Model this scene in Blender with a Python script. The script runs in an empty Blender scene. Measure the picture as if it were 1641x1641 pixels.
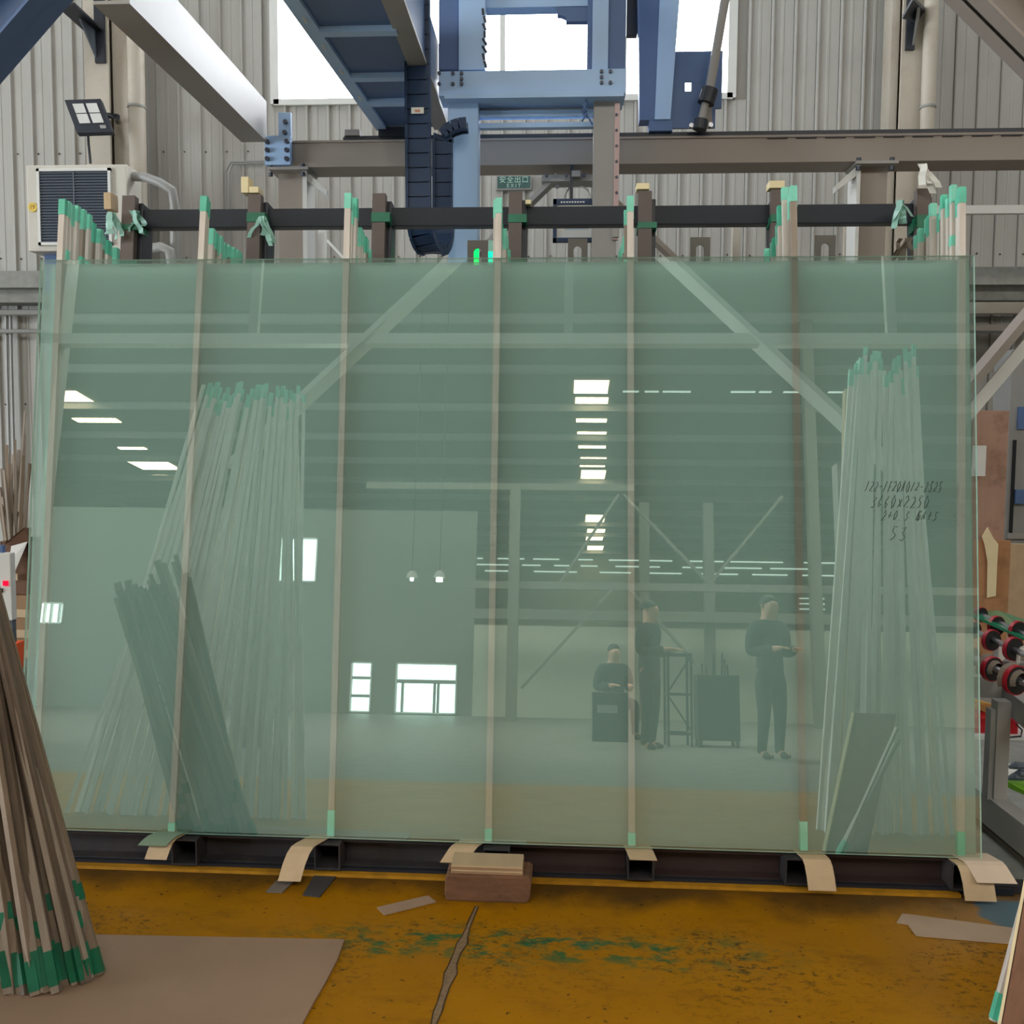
import bpy, bmesh, math, random
from mathutils import Vector, Matrix, Quaternion
random.seed(7)
scene = bpy.context.scene
COL = scene.collection
R = math.radians

# ------------------------------------------------------------------ camera
F = 1500.0                      # focal length in pixels of the 1641 px frame
LEAN = R(7.2)                   # how far the glass stack leans back on its rack
ZB = 0.14                       # height of the glass bottom edge
CT, ST = math.cos(LEAN), math.sin(LEAN)


def gv(u, n, w):                # direction in the leaning frame of the glass -> world
    return Vector((u, n * CT + w * ST, -n * ST + w * CT))


def gp(u, n, w):                # point on the glass stack: across, into the stack, up along the sheet
    return gv(u, n, w) + Vector((0, 0, ZB))


def cam_axes(yaw, pitch, roll):
    cy, sy, cp, sp = math.cos(yaw), math.sin(yaw), math.cos(pitch), math.sin(pitch)
    f = Vector((sy * cp, cy * cp, sp)); r = Vector((cy, -sy, 0)); u = r.cross(f)
    c, s = math.cos(roll), math.sin(roll)
    return gv(*(c * r + s * u)), gv(*(-s * r + c * u)), gv(*f)


RX, UX, FX = cam_axes(R(-3.29), R(2.99), R(0.79))
CAM = gp(0.291, -3.591, 1.068)
cd = bpy.data.cameras.new('camera'); cam = bpy.data.objects.new('camera', cd); COL.objects.link(cam)
cd.sensor_fit = 'HORIZONTAL'; cd.sensor_width = 36.0; cd.lens = 36.0 * F / 1641.0
cd.clip_start = 0.05; cd.clip_end = 200
cam.matrix_world = Matrix(((RX.x, UX.x, -FX.x, CAM.x), (RX.y, UX.y, -FX.y, CAM.y), (RX.z, UX.z, -FX.z, CAM.z), (0, 0, 0, 1)))
scene.camera = cam

# ------------------------------------------------------------------ world, light, exposure
w = bpy.data.worlds.new('sky'); scene.world = w; w.use_nodes = True
bg = w.node_tree.nodes['Background']; bg.inputs[0].default_value = (0.75, 0.86, 1.0, 1); bg.inputs[1].default_value = 1.0
vs = scene.view_settings
vs.view_transform = 'Standard'; vs.look = 'None'; vs.gamma = 1.0; vs.use_curve_mapping = False
vs.exposure = 0.0
ROOF_FILL2 = 3.5                # unseen roof panels added to light the wall from above
ROOF_FILL = 15.0                # unseen roof panels added to light the scene from the front
WINDOW = 13.0                   # daylight through the clerestory window
HALLWIN = 5.0                   # windows of the hall behind the camera
cy = scene.cycles
cy.max_bounces = 8; cy.diffuse_bounces = 5; cy.glossy_bounces = 4; cy.transmission_bounces = 6
cy.transparent_max_bounces = 12; cy.sample_clamp_indirect = 6.0; cy.adaptive_threshold = 0.08; cy.use_light_tree = False; cy.caustics_reflective = False; cy.caustics_refractive = False


# ------------------------------------------------------------------ helpers
def P(px, py, Y):               # a point of the place seen in direction (px, py) at depth Y
    d = FX + RX * ((px - 820.5) / F) - UX * ((py - 820.5) / F)
    return CAM + d * ((Y - CAM.y) / d.y)


def PZ(px, py, z):
    d = FX + RX * ((px - 820.5) / F) - UX * ((py - 820.5) / F)
    return CAM + d * ((z - CAM.z) / d.z)


def lin(c):
    c = c / 255.0
    return c / 12.92 if c <= 0.04045 else ((c + 0.055) / 1.055) ** 2.4


def rgb(r, g, b): return (lin(r), lin(g), lin(b), 1)


MATS = {}


def mat(name, col, rough=0.55, metal=0.0, var=0.12, scale=6.0, stretch=(1, 1, 1), bump=0.0, spec=0.4, dirt=None, dirt_amt=0.0, dirt_scale=2.0):
    m = bpy.data.materials.new(name); m.use_nodes = True; MATS[name] = m
    nt = m.node_tree; N = nt.nodes; L = nt.links; b = N['Principled BSDF']
    c = rgb(*col)
    b.inputs['Roughness'].default_value = rough; b.inputs['Metallic'].default_value = metal
    b.inputs['Specular IOR Level'].default_value = spec
    tc = N.new('ShaderNodeTexCoord'); mp = N.new('ShaderNodeMapping'); mp.inputs['Scale'].default_value = stretch
    L.new(tc.outputs['Object'], mp.inputs[0])
    no = N.new('ShaderNodeTexNoise'); no.inputs['Scale'].default_value = scale; no.inputs['Detail'].default_value = 5
    L.new(mp.outputs[0], no.inputs['Vector'])
    mx = N.new('ShaderNodeMix'); mx.data_type = 'RGBA'
    mx.inputs[6].default_value = tuple(max(0, x * (1 - var * 1.6)) for x in c[:3]) + (1,)
    mx.inputs[7].default_value = tuple(min(1, x * (1 + var * 1.6)) for x in c[:3]) + (1,)
    L.new(no.outputs['Fac'], mx.inputs[0]); out = mx.outputs[2]
    if dirt:
        n2 = N.new('ShaderNodeTexNoise'); n2.inputs['Scale'].default_value = dirt_scale; n2.inputs['Detail'].default_value = 8
        n2.inputs['Roughness'].default_value = 0.7
        L.new(tc.outputs['Object'], n2.inputs['Vector'])
        mr = N.new('ShaderNodeMapRange'); mr.inputs[1].default_value = 0.5; mr.inputs[2].default_value = 0.72
        mr.inputs[3].default_value = 0; mr.inputs[4].default_value = dirt_amt
        L.new(n2.outputs['Fac'], mr.inputs[0])
        m2 = N.new('ShaderNodeMix'); m2.data_type = 'RGBA'; m2.inputs[7].default_value = rgb(*dirt)
        L.new(mr.outputs[0], m2.inputs[0]); L.new(out, m2.inputs[6]); out = m2.outputs[2]
    L.new(out, b.inputs['Base Color'])
    if bump:
        bp = N.new('ShaderNodeBump'); bp.inputs['Strength'].default_value = bump; bp.inputs['Distance'].default_value = 0.01
        L.new(no.outputs['Fac'], bp.inputs['Height']); L.new(bp.outputs[0], b.inputs['Normal'])
    return m


def emis(name, col, strength):
    m = bpy.data.materials.new(name); m.use_nodes = True; MATS[name] = m
    nt = m.node_tree; nt.nodes.clear()
    o = nt.nodes.new('ShaderNodeOutputMaterial'); e = nt.nodes.new('ShaderNodeEmission')
    e.inputs[0].default_value = rgb(*col); e.inputs[1].default_value = strength
    nt.links.new(e.outputs[0], o.inputs[0]); return m


class MB:
    def __init__(s): s.v = []; s.f = []; s.m = []

    def add(s, vs, fs, mi=0):
        k = len(s.v); s.v += [tuple(x) for x in vs]
        for f in fs: s.f.append([i + k for i in f]); s.m.append(mi)
        return s

    def box(s, x0, x1, y0, y1, z0, z1, mi=0):
        return s.add([(x0, y0, z0), (x1, y0, z0), (x1, y1, z0), (x0, y1, z0), (x0, y0, z1), (x1, y0, z1), (x1, y1, z1), (x0, y1, z1)],
                     [(0, 3, 2, 1), (4, 5, 6, 7), (0, 1, 5, 4), (1, 2, 6, 5), (2, 3, 7, 6), (3, 0, 4, 7)], mi)

    def obox(s, c, a, b, n, mi=0):      # centre and three half axes
        c, a, b, n = Vector(c), Vector(a), Vector(b), Vector(n)
        vs = [c - a - b - n, c + a - b - n, c + a + b - n, c - a + b - n, c - a - b + n, c + a - b + n, c + a + b + n, c - a + b + n]
        return s.add(vs, [(0, 3, 2, 1), (4, 5, 6, 7), (0, 1, 5, 4), (1, 2, 6, 5), (2, 3, 7, 6), (3, 0, 4, 7)], mi)

    def bar(s, p0, p1, w, h, up=(0, 0, 1), mi=0):
        p0, p1 = Vector(p0), Vector(p1); d = (p1 - p0).normalized(); up = Vector(up)
        a = d.cross(up)
        if a.length < 1e-4: a = d.cross(Vector((0, 1, 0)))
        a.normalize(); b = a.cross(d)
        return s.obox((p0 + p1) / 2, a * w / 2, (p1 - p0) / 2, b * h / 2, mi)

    def ibeam(s, p0, p1, w, h, t=0.012, up=(0, 0, 1)):
        p0, p1 = Vector(p0), Vector(p1); d = (p1 - p0).normalized(); a = d.cross(Vector(up)).normalized(); b = a.cross(d)
        s.bar(p0 + b * (h / 2 - t / 2), p1 + b * (h / 2 - t / 2), w, t, up); s.bar(p0 - b * (h / 2 - t / 2), p1 - b * (h / 2 - t / 2), w, t, up)
        return s.bar(p0, p1, t, h - 2 * t, up)

    def prism(s, poly, vec, mi=0):
        n = len(poly); v = Vector(vec); a = [Vector(p) for p in poly]
        return s.add(a + [p + v for p in a], [list(range(n))[::-1], list(range(n, 2 * n))] + [(i, (i + 1) % n, n + (i + 1) % n, n + i) for i in range(n)], mi)

    def tube(s, pts, r, n=8, mi=0, cap=True):
        pts = [Vector(p) for p in pts]; k = len(s.v); rs = r if isinstance(r, (list, tuple)) else [r] * len(pts)
        ref = None
        for i, p in enumerate(pts):
            d = (pts[min(i + 1, len(pts) - 1)] - pts[max(i - 1, 0)]).normalized()
            if ref is None: ref = d.orthogonal().normalized()
            ref = (ref - d * ref.dot(d)).normalized(); b = d.cross(ref)
            for j in range(n):
                t = 2 * math.pi * j / n; s.v.append(tuple(p + (ref * math.cos(t) + b * math.sin(t)) * rs[i]))
        for i in range(len(pts) - 1):
            for j in range(n):
                s.f.append([k + i * n + j, k + i * n + (j + 1) % n, k + (i + 1) * n + (j + 1) % n, k + (i + 1) * n + j]); s.m.append(mi)
        if cap:
            s.f.append([k + j for j in range(n)][::-1]); s.m.append(mi)
            s.f.append([k + (len(pts) - 1) * n + j for j in range(n)]); s.m.append(mi)
        return s

    def cyl(s, p0, p1, r, n=12, mi=0): return s.tube([p0, p1], r, n, mi)

    def ribbon(s, pts, wv, t):          # bent sheet: centre line, half-width vector, thickness vector
        k = len(s.v); wv = Vector(wv); n = len(pts)
        for i, p in enumerate(pts):
            p = Vector(p); d = (Vector(pts[min(i + 1, n - 1)]) - Vector(pts[max(i - 1, 0)])).normalized(); nn = d.cross(wv).normalized() * t / 2
            s.v += [tuple(p - wv - nn), tuple(p + wv - nn), tuple(p + wv + nn), tuple(p - wv + nn)]
        for i in range(n - 1):
            for j in range(4): s.f.append([k + i * 4 + j, k + i * 4 + (j + 1) % 4, k + i * 4 + 4 + (j + 1) % 4, k + i * 4 + 4 + j]); s.m.append(0)
        s.f.append([k, k + 1, k + 2, k + 3][::-1]); s.f.append([k + (n - 1) * 4 + j for j in range(4)]); s.m += [0, 0]
        return s

    def mesh(s, name, bevel=0, smooth=False):
        me = bpy.data.meshes.new(name); me.from_pydata(s.v, [], s.f); me.polygons.foreach_set('material_index', s.m)
        bm = bmesh.new(); bm.from_mesh(me); bmesh.ops.recalc_face_normals(bm, faces=bm.faces)
        if bevel: bmesh.ops.bevel(bm, geom=bm.edges[:], offset=bevel, segments=2, profile=0.6, affect='EDGES', clamp_overlap=True)
        if smooth:
            for f in bm.faces: f.smooth = True
            for e in bm.edges:
                if len(e.link_faces) == 2 and e.calc_face_angle(0) > 0.7: e.smooth = False
        bm.to_mesh(me); bm.free(); return me

    def build(s, name, m, parent=None, bevel=0, smooth=False):
        return link(name, s.mesh(name, bevel, smooth), m, parent)


def link(name, me, m, parent=None):
    if m is not None and not me.materials:
        for x in (m if isinstance(m, (list, tuple)) else [m]): me.materials.append(x)
    o = bpy.data.objects.new(name, me); COL.objects.link(o)
    if parent is not None:
        o.parent = parent; o.matrix_parent_inverse = parent.matrix_basis.inverted()
    return o


def empty(name, loc=(0, 0, 0)):
    o = bpy.data.objects.new(name, None); COL.objects.link(o); o.location = loc; o.empty_display_size = 0.1
    return o


def tag(o, label, cat, group=None):
    o['label'] = label; o['category'] = cat
    if group: o['group'] = group
    return o


def struct(o): o['kind'] = 'structure'; return o


def thing(name, loc, label, cat, group=None): return tag(empty(name, loc), label, cat, group)


def text_mesh(name, body, size, m, parent, origin, xdir, zdir, depth=0.002, align='CENTER', shear=0.0, spacing=1.0):
    cu = bpy.data.curves.new(name, 'FONT'); cu.body = body; cu.size = size; cu.extrude = depth; cu.align_x = align; cu.align_y = 'CENTER'
    cu.shear = shear; cu.space_character = spacing
    t = bpy.data.objects.new(name + '_tmp', cu); COL.objects.link(t)
    dg = bpy.context.evaluated_depsgraph_get(); me = bpy.data.meshes.new_from_object(t.evaluated_get(dg))
    bpy.data.objects.remove(t); bpy.data.curves.remove(cu)
    x = Vector(xdir).normalized(); z = Vector(zdir).normalized(); y = x.cross(z) * -1
    me.transform(Matrix(((x.x, z.x, y.x, origin[0]), (x.y, z.y, y.y, origin[1]), (x.z, z.z, y.z, origin[2]), (0, 0, 0, 1))))
    me.materials.clear()
    return link(name, me, m, parent)


def pxbox(x0, y0, x1, y1, Y, d):        # box whose front face, at depth Y, spans that window of the view
    cx, cz = (x0 + x1) / 2, (y0 + y1) / 2
    a = P(x0, cz, Y).x; b = P(x1, cz, Y).x; z1 = P(cx, y0, Y).z; z0 = P(cx, y1, Y).z
    return (a, b, Y, Y + d, z0, z1)


# ------------------------------------------------------------------ materials
M_wall = mat('painted_sheet', (170, 168, 161), 0.5, var=0.06, scale=3, stretch=(14, 1, 0.5), dirt=(138, 130, 118), dirt_amt=0.35, dirt_scale=1.1)
M_trimw = mat('white_paint', (212, 212, 206), 0.45, var=0.04)
M_beige = mat('beige_paint', (186, 178, 162), 0.5, var=0.06, dirt=(120, 88, 60), dirt_amt=0.3, dirt_scale=3)
M_steel = mat('grey_steel_paint', (150, 147, 142), 0.45, var=0.06, scale=3, spec=0.5)
M_taupe = mat('taupe_steel_paint', (146, 136, 126), 0.5, var=0.05, scale=2)
M_lug = mat('dull_lug_steel', (112, 108, 100), 0.5, var=0.08)
M_bluehaze = mat('bluegrey_paint_with_haze', (168, 200, 236), 0.42, var=0.06, scale=3)  # lens haze over the gantry is painted into this light blue
M_bluedark = mat('dark_bluegrey_steel', (84, 110, 152), 0.45, var=0.1, scale=3)  # blue takes in the lens haze on gantry parts; also real blue panels
M_black = mat('black_steel', (34, 38, 46), 0.4, var=0.15, scale=5)
M_rackdark = mat('rack_dark_steel', (52, 50, 52), 0.5, var=0.2, scale=4, dirt=(92, 80, 70), dirt_amt=0.4, dirt_scale=5)
M_rackbrown = mat('rack_brown_steel', (96, 84, 78), 0.55, var=0.15, scale=5)
M_rackmaroon = mat('rack_maroon_steel', (60, 46, 44), 0.5, var=0.2, scale=4)
M_chain = mat('chain_plastic', (36, 56, 84), 0.45, var=0.1)
M_wood = mat('strip_wood', (208, 198, 186), 0.65, var=0.14, scale=5, stretch=(8, 8, 0.6), bump=0.15)
M_wood2 = mat('strip_wood_grey', (150, 137, 122), 0.7, var=0.16, scale=5, stretch=(8, 8, 0.6), bump=0.2)
M_wood3 = mat('strip_wood_brown', (136, 119, 100), 0.7, var=0.18, scale=5, stretch=(8, 8, 0.6), bump=0.2)
M_wood4 = mat('strip_wood_dark', (106, 92, 78), 0.7, var=0.18, scale=5, stretch=(8, 8, 0.6), bump=0.2)
M_woodlit = mat('strip_wood_lit', (228, 222, 212), 0.65, var=0.12, scale=5, stretch=(8, 8, 0.6))  # strip wood lightened for the window light on the mirrored bundles
M_tape = mat('green_tape', (128, 214, 186), 0.4, var=0.18, scale=14)
M_tape2 = mat('dark_green_tape', (92, 194, 162), 0.4, var=0.2, scale=14)
M_tape3 = mat('soiled_green_tape', (26, 104, 74), 0.45, var=0.25, scale=14)
M_film = mat('clear_film', (150, 190, 176), 0.25, var=0.2, scale=20)
M_veneer = mat('veneer', (196, 170, 134), 0.6, var=0.12, scale=4, stretch=(3, 0.6, 3))
M_veneer2 = mat('dirty_veneer', (122, 110, 98), 0.7, var=0.15, scale=5)
M_ply = mat('plywood', (158, 124, 94), 0.65, var=0.2, scale=5, stretch=(1, 4, 6), bump=0.2)
M_block = mat('weathered_block', (116, 82, 58), 0.8, var=0.3, scale=14, stretch=(0.5, 2, 2), bump=0.5, dirt=(72, 50, 36), dirt_amt=0.6, dirt_scale=14)
M_pinkwood = mat('knotty_plank', (170, 134, 114), 0.7, var=0.12, scale=3, stretch=(5, 5, 0.6), dirt=(96, 66, 52), dirt_amt=0.5, dirt_scale=7)
M_card = mat('cardboard', (150, 118, 86), 0.8, var=0.08)
M_carddk = mat('brown_cardboard', (108, 78, 58), 0.8, var=0.08)
M_mat = mat('brown_hardboard', (150, 122, 98), 0.6, var=0.1, scale=2.5, dirt=(112, 90, 72), dirt_amt=0.4, dirt_scale=1.6)
M_paper = mat('sky_slit_white', (222, 220, 212), 0.7, var=0.03)
M_cream = mat('cream_card', (232, 214, 170), 0.7, var=0.05)
M_concrete = mat('grey_concrete', (140, 140, 134), 0.85, var=0.2, scale=14, bump=0.5)
M_duct = mat('grey_conduit', (146, 146, 142), 0.4, var=0.05)
M_acbody = mat('unit_casing', (196, 192, 180), 0.45, var=0.04)
M_slat = mat('louvre_slat', (86, 94, 104), 0.4, var=0.06)
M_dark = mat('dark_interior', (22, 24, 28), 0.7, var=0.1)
M_lens = mat('lamp_lens', (206, 206, 200), 0.15, var=0.05, spec=0.8)
M_lensgrey = mat('lamp_glass_grey', (168, 182, 186), 0.2, var=0.06, spec=0.7)
M_bolt = mat('bolt_steel', (70, 74, 84), 0.4, metal=0.4, var=0.1)
M_chrome = mat('polished_shaft', (196, 198, 204), 0.22, metal=0.9, var=0.03)
M_rubber = mat('black_rubber', (26, 26, 28), 0.6, var=0.15)
M_red = mat('red_rubber', (168, 26, 42), 0.45, var=0.12)
M_redbox = mat('red_plastic', (176, 20, 34), 0.4, var=0.08)
M_green = mat('lime_plastic', (112, 172, 30), 0.4, var=0.06)
M_orange = mat('orange_plastic', (228, 92, 40), 0.45, var=0.05)
M_straw = mat('straw_wood', (198, 152, 80), 0.7, var=0.3, scale=12)
M_edge = mat('glass_edge_green', (20, 140, 96), 0.15, var=0.1, spec=0.8)
M_yellow = mat('yellow_label', (216, 186, 84), 0.5, var=0.05)
M_pink = mat('pinkish_rail', (190, 160, 156), 0.35, var=0.08)
M_ink = mat('black_marker', (10, 14, 14), 0.6, var=0.05)
M_signgreen = mat('sign_green', (34, 76, 72), 0.3, var=0.05)
M_signtext = emis('sign_lettering', (190, 232, 214), 0.55)
M_greenglow = emis('green_lamp', (20, 255, 110), 1.6)
M_cyanglow = emis('cyan_lamp', (30, 250, 190), 1.4)
M_redglow = emis('red_lamp', (255, 20, 60), 1.3)
M_sky = emis('daylight_pane', (246, 250, 255), WINDOW)
M_rooffill = emis('roof_fill_light', (255, 250, 242), ROOF_FILL)
M_rooffill2 = emis('dim_roof_fill_light', (246, 250, 255), ROOF_FILL2)
M_gatefill = emis('gate_fill_light', (236, 246, 255), 22.0)
M_warmsky = emis('warm_roof_daylight', (255, 224, 186), 9.0)
M_paleband = emis('pale_roof_light', (236, 250, 240), 1.5)
M_hallwin = emis('hall_window', (226, 255, 246), HALLWIN)
M_lampon = emis('lamp_on', (255, 255, 250), 20.0)
M_roof = mat('roof_sheet', (112, 108, 98), 0.7, var=0.08)
M_hallwall = mat('hall_plaster', (176, 172, 156), 0.8, var=0.05)
M_hallfloor = M_concrete
M_skin = mat('skin', (196, 150, 124), 0.55, var=0.05)
M_jacket = mat('dark_jacket', (40, 42, 48), 0.8, var=0.15)
M_trouser = mat('dark_trousers', (34, 36, 44), 0.8, var=0.15)
M_hair = mat('black_hair', (22, 20, 20), 0.5, var=0.2)
M_shoe = mat('black_shoe', (24, 24, 26), 0.5, var=0.1)


def glass_material(name, milk, gloss, tint, milk_col):
    m = bpy.data.materials.new(name); m.use_nodes = True
    nt = m.node_tree; N = nt.nodes; L = nt.links; N.clear()
    o = N.new('ShaderNodeOutputMaterial'); tr = N.new('ShaderNodeBsdfTransparent'); tr.inputs[0].default_value = tint
    df = N.new('ShaderNodeBsdfDiffuse'); df.inputs[0].default_value = rgb(*milk_col)
    tl = N.new('ShaderNodeBsdfTranslucent'); tl.inputs[0].default_value = rgb(*milk_col)
    a = N.new('ShaderNodeMixShader'); a.inputs[0].default_value = 0.35; L.new(df.outputs[0], a.inputs[1]); L.new(tl.outputs[0], a.inputs[2])
    b = N.new('ShaderNodeMixShader'); b.inputs[0].default_value = milk; L.new(tr.outputs[0], b.inputs[1]); L.new(a.outputs[0], b.inputs[2])
    last = b
    if gloss:
        gl = N.new('ShaderNodeBsdfGlossy'); gl.inputs['Roughness'].default_value = 0.0; gl.inputs[0].default_value = (0.86, 1.0, 0.94, 1)
        fr = N.new('ShaderNodeFresnel'); fr.inputs[0].default_value = 1.5
        mr = N.new('ShaderNodeMapRange'); mr.inputs[1].default_value = 0.04; mr.inputs[2].default_value = 1; mr.inputs[3].default_value = gloss; mr.inputs[4].default_value = 1
        L.new(fr.outputs[0], mr.inputs[0])
        ge = N.new('ShaderNodeNewGeometry'); inv = N.new('ShaderNodeMath'); inv.operation = 'SUBTRACT'; inv.inputs[0].default_value = 1.0; L.new(ge.outputs['Backfacing'], inv.inputs[1])
        co = N.new('ShaderNodeMath'); co.operation = 'MULTIPLY'; L.new(mr.outputs[0], co.inputs[0]); L.new(inv.outputs[0], co.inputs[1])   # the coated outer face mirrors
        c = N.new('ShaderNodeMixShader'); L.new(co.outputs[0], c.inputs[0]); L.new(b.outputs[0], c.inputs[1]); L.new(gl.outputs[0], c.inputs[2]); last = c
    L.new(last.outputs[0], o.inputs[0])
    return m


M_glassfront = glass_material('clear_front_glass', 0.06, 0.30, (0.955, 0.993, 0.980, 1), (200, 232, 222))
M_glassback = glass_material('stacked_green_glass', 0.30, 0.0, (0.967, 0.996, 0.988, 1), (225, 246, 239))
M_glassdeep = mat('deep_stack_glass', (166, 192, 176), 0.4, var=0.03)
M_glassrim = mat('glass_rim_glow', (186, 222, 204), 0.35, var=0.05, scale=20)  # edge glow of the sheets painted in as pale mint


def floor_material():
    m = bpy.data.materials.new('floor_paint'); m.use_nodes = True
    nt = m.node_tree; N = nt.nodes; L = nt.links; b = N['Principled BSDF']
    geo = N.new('ShaderNodeNewGeometry'); sep = N.new('ShaderNodeSeparateXYZ'); L.new(geo.outputs['Position'], sep.inputs[0])

    def noise(sc, det=6, rough=0.6, st=(1, 1, 1)):
        mp = N.new('ShaderNodeMapping'); mp.inputs['Scale'].default_value = st; L.new(geo.outputs['Position'], mp.inputs[0])
        n = N.new('ShaderNodeTexNoise'); n.inputs['Scale'].default_value = sc; n.inputs['Detail'].default_value = det; n.inputs['Roughness'].default_value = rough
        L.new(mp.outputs[0], n.inputs['Vector']); return n.outputs['Fac']

    def rng(x, a, c, lo=0.0, hi=1.0):
        r = N.new('ShaderNodeMapRange'); r.interpolation_type = 'SMOOTHSTEP'
        for i, v in zip((1, 2, 3, 4), (a, c, lo, hi)): r.inputs[i].default_value = v
        L.new(x, r.inputs[0]); return r.outputs[0]

    def mul(x, y, op='MULTIPLY'):
        n = N.new('ShaderNodeMath'); n.operation = op
        for i, v in enumerate((x, y)):
            if isinstance(v, float): n.inputs[i].default_value = v
            else: L.new(v, n.inputs[i])
        return n.outputs[0]

    def mix(f, x, col):
        n = N.new('ShaderNodeMix'); n.data_type = 'RGBA'
        if isinstance(f, float): n.inputs[0].default_value = f
        else: L.new(f, n.inputs[0])
        if isinstance(x, tuple): n.inputs[6].default_value = x
        else: L.new(x, n.inputs[6])
        if isinstance(col, tuple): n.inputs[7].default_value = col
        else: L.new(col, n.inputs[7])
        return n.outputs[2]
    X, Y = sep.outputs['X'], sep.outputs['Y']
    base = mix(noise(2.2), rgb(146, 94, 0), rgb(174, 120, 2))
    base = mix(mul(rng(noise(3.0, 8, 0.7, (1, 2.5, 1)), 0.5, 0.75), 0.5), base, rgb(104, 66, 14))
    # grime with shade painted in close to the rack; worn, brownish towards the right
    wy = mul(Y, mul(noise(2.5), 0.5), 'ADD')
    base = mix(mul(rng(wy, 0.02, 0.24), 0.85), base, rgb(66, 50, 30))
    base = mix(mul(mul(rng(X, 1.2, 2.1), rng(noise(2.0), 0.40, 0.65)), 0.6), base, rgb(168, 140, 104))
    # green scuffs left by dragged tape, in one band
    gb = mul(rng(mul(Y, mul(noise(4.0), 0.25), 'ADD'), -0.50, -0.36), rng(mul(Y, mul(noise(4.0), 0.25), 'ADD'), -0.20, -0.32))
    gx = mul(rng(X, -0.9, -0.2), rng(X, 1.25, 0.6))
    base = mix(mul(mul(gb, gx), rng(noise(9.0, 8, 0.75, (1, 2.2, 1)), 0.47, 0.58)), base, rgb(44, 92, 50))
    # black scratches and specks, thickest where sheets are dragged
    band = mul(rng(Y, -0.95, -0.55), rng(Y, -0.25, -0.4)); clus = mul(band, rng(noise(1.6, 3), 0.42, 0.62))
    base = mix(mul(mul(clus, rng(noise(26.0, 8, 0.8, (1, 1.6, 1)), 0.52, 0.58)), 0.85), base, rgb(40, 40, 20))
    base = mix(mul(rng(noise(34.0, 2, 0.5, (1, 1.4, 1)), 0.69, 0.72), 0.85), base, rgb(40, 28, 14))
    base = mix(mul(rng(noise(16.0, 10, 0.8, (1, 2.0, 1)), 0.585, 0.66), 0.8), base, rgb(48, 38, 20))
    base = mix(mul(rng(noise(60.0, 3, 0.5), 0.70, 0.76), 0.7), base, rgb(44, 32, 20))
    # bare concrete: behind the rack, far to the right, and in the hall
    bare = mul(rng(mul(Y, mul(noise(6.0), 0.06), 'ADD'), 0.20, 0.215), rng(X, 9.0, 9.1), 'MAXIMUM')
    bare = mul(bare, rng(Y, -3.2, -3.6), 'MAXIMUM')
    pn = mul(X, mul(noise(3.0), 0.5), 'ADD')
    patch = mul(rng(pn, 2.02, 2.06), mul(rng(Y, -0.30, -0.27), rng(Y, -0.02, -0.05)))
    conc = mix(noise(9.0, 8), rgb(112, 110, 104), rgb(140, 136, 128))
    base = mix(bare, base, conc)
    base = mix(patch, base, rgb(92, 112, 120))
    L.new(base, b.inputs['Base Color']); b.inputs['Specular IOR Level'].default_value = 0.10
    r = mul(mul(noise(5.0), 0.35), 0.30, 'ADD'); L.new(r, b.inputs['Roughness'])
    bp = N.new('ShaderNodeBump'); bp.inputs['Strength'].default_value = 0.15; bp.inputs['Distance'].default_value = 0.004
    L.new(noise(40.0), bp.inputs['Height']); L.new(bp.outputs[0], b.inputs['Normal'])
    return m


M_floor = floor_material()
# ================================================================== THE HALL
WX0, WX1 = -19.0, 18.0
WY = 5.60                       # inner face of the sheet-metal wall
YEND = -50.0
ROOFZ = 8.0
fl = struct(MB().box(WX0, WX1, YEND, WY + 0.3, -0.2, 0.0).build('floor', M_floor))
# crack running through the painted floor
cr = MB(); pts = [(765, 1452), (752, 1482), (745, 1500), (741, 1512), (733, 1528), (727, 1545), (722, 1560), (716, 1580), (707, 1602), (701, 1622), (694, 1645)]
wd = [2, 3, 4, 7, 4, 5, 9, 5, 4, 6, 4]
L_, R_ = [], []
for (x, y), w_ in zip(pts, wd):
    L_.append(PZ(x - w_ + random.uniform(-1.5, 1.5), y, 0.0015)); R_.append(PZ(x + w_ + random.uniform(-1.5, 1.5), y, 0.0015))
for i in range(len(pts) - 1): cr.add([L_[i], R_[i], R_[i + 1], L_[i + 1]], [(0, 1, 2, 3)])
ce = MB()
for i in range(len(pts) - 1):
    o0 = [(L_[i], L_[i + 1], -1), (R_[i], R_[i + 1], 1)]
    for (a, b_, sg) in o0: ce.add([a, a + Vector((sg * .004, 0, 0)), b_ + Vector((sg * random.uniform(.003, .007), 0, 0)), b_], [(0, 1, 2, 3)])
ce.build('crack_lip', mat('crack_lip', (62, 40, 14), 0.9, var=0.2), fl)
cro = cr.build('crack_filler', mat('crack_filler', (128, 104, 76), 0.9, var=0.3, scale=60, bump=0.6), fl)

# back wall: dark backing with the window opening, ribbed sheets in front of it
zw0, zw1 = 4.86, 6.6
xw0, xw1 = P(440, 100, WY).x, P(1174, 100, WY).x
wb = MB()
wb.box(WX0, xw0, WY + 0.03, WY + 0.12, 0, ROOFZ); wb.box(xw1, WX1, WY + 0.03, WY + 0.12, 0, ROOFZ)
wb.box(xw0, xw1, WY + 0.03, WY + 0.12, 0, zw0); wb.box(xw0, xw1, WY + 0.03, WY + 0.12, zw1, ROOFZ)
wall = struct(wb.build('wall_back', M_wall))
PITCH = 0.207


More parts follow.
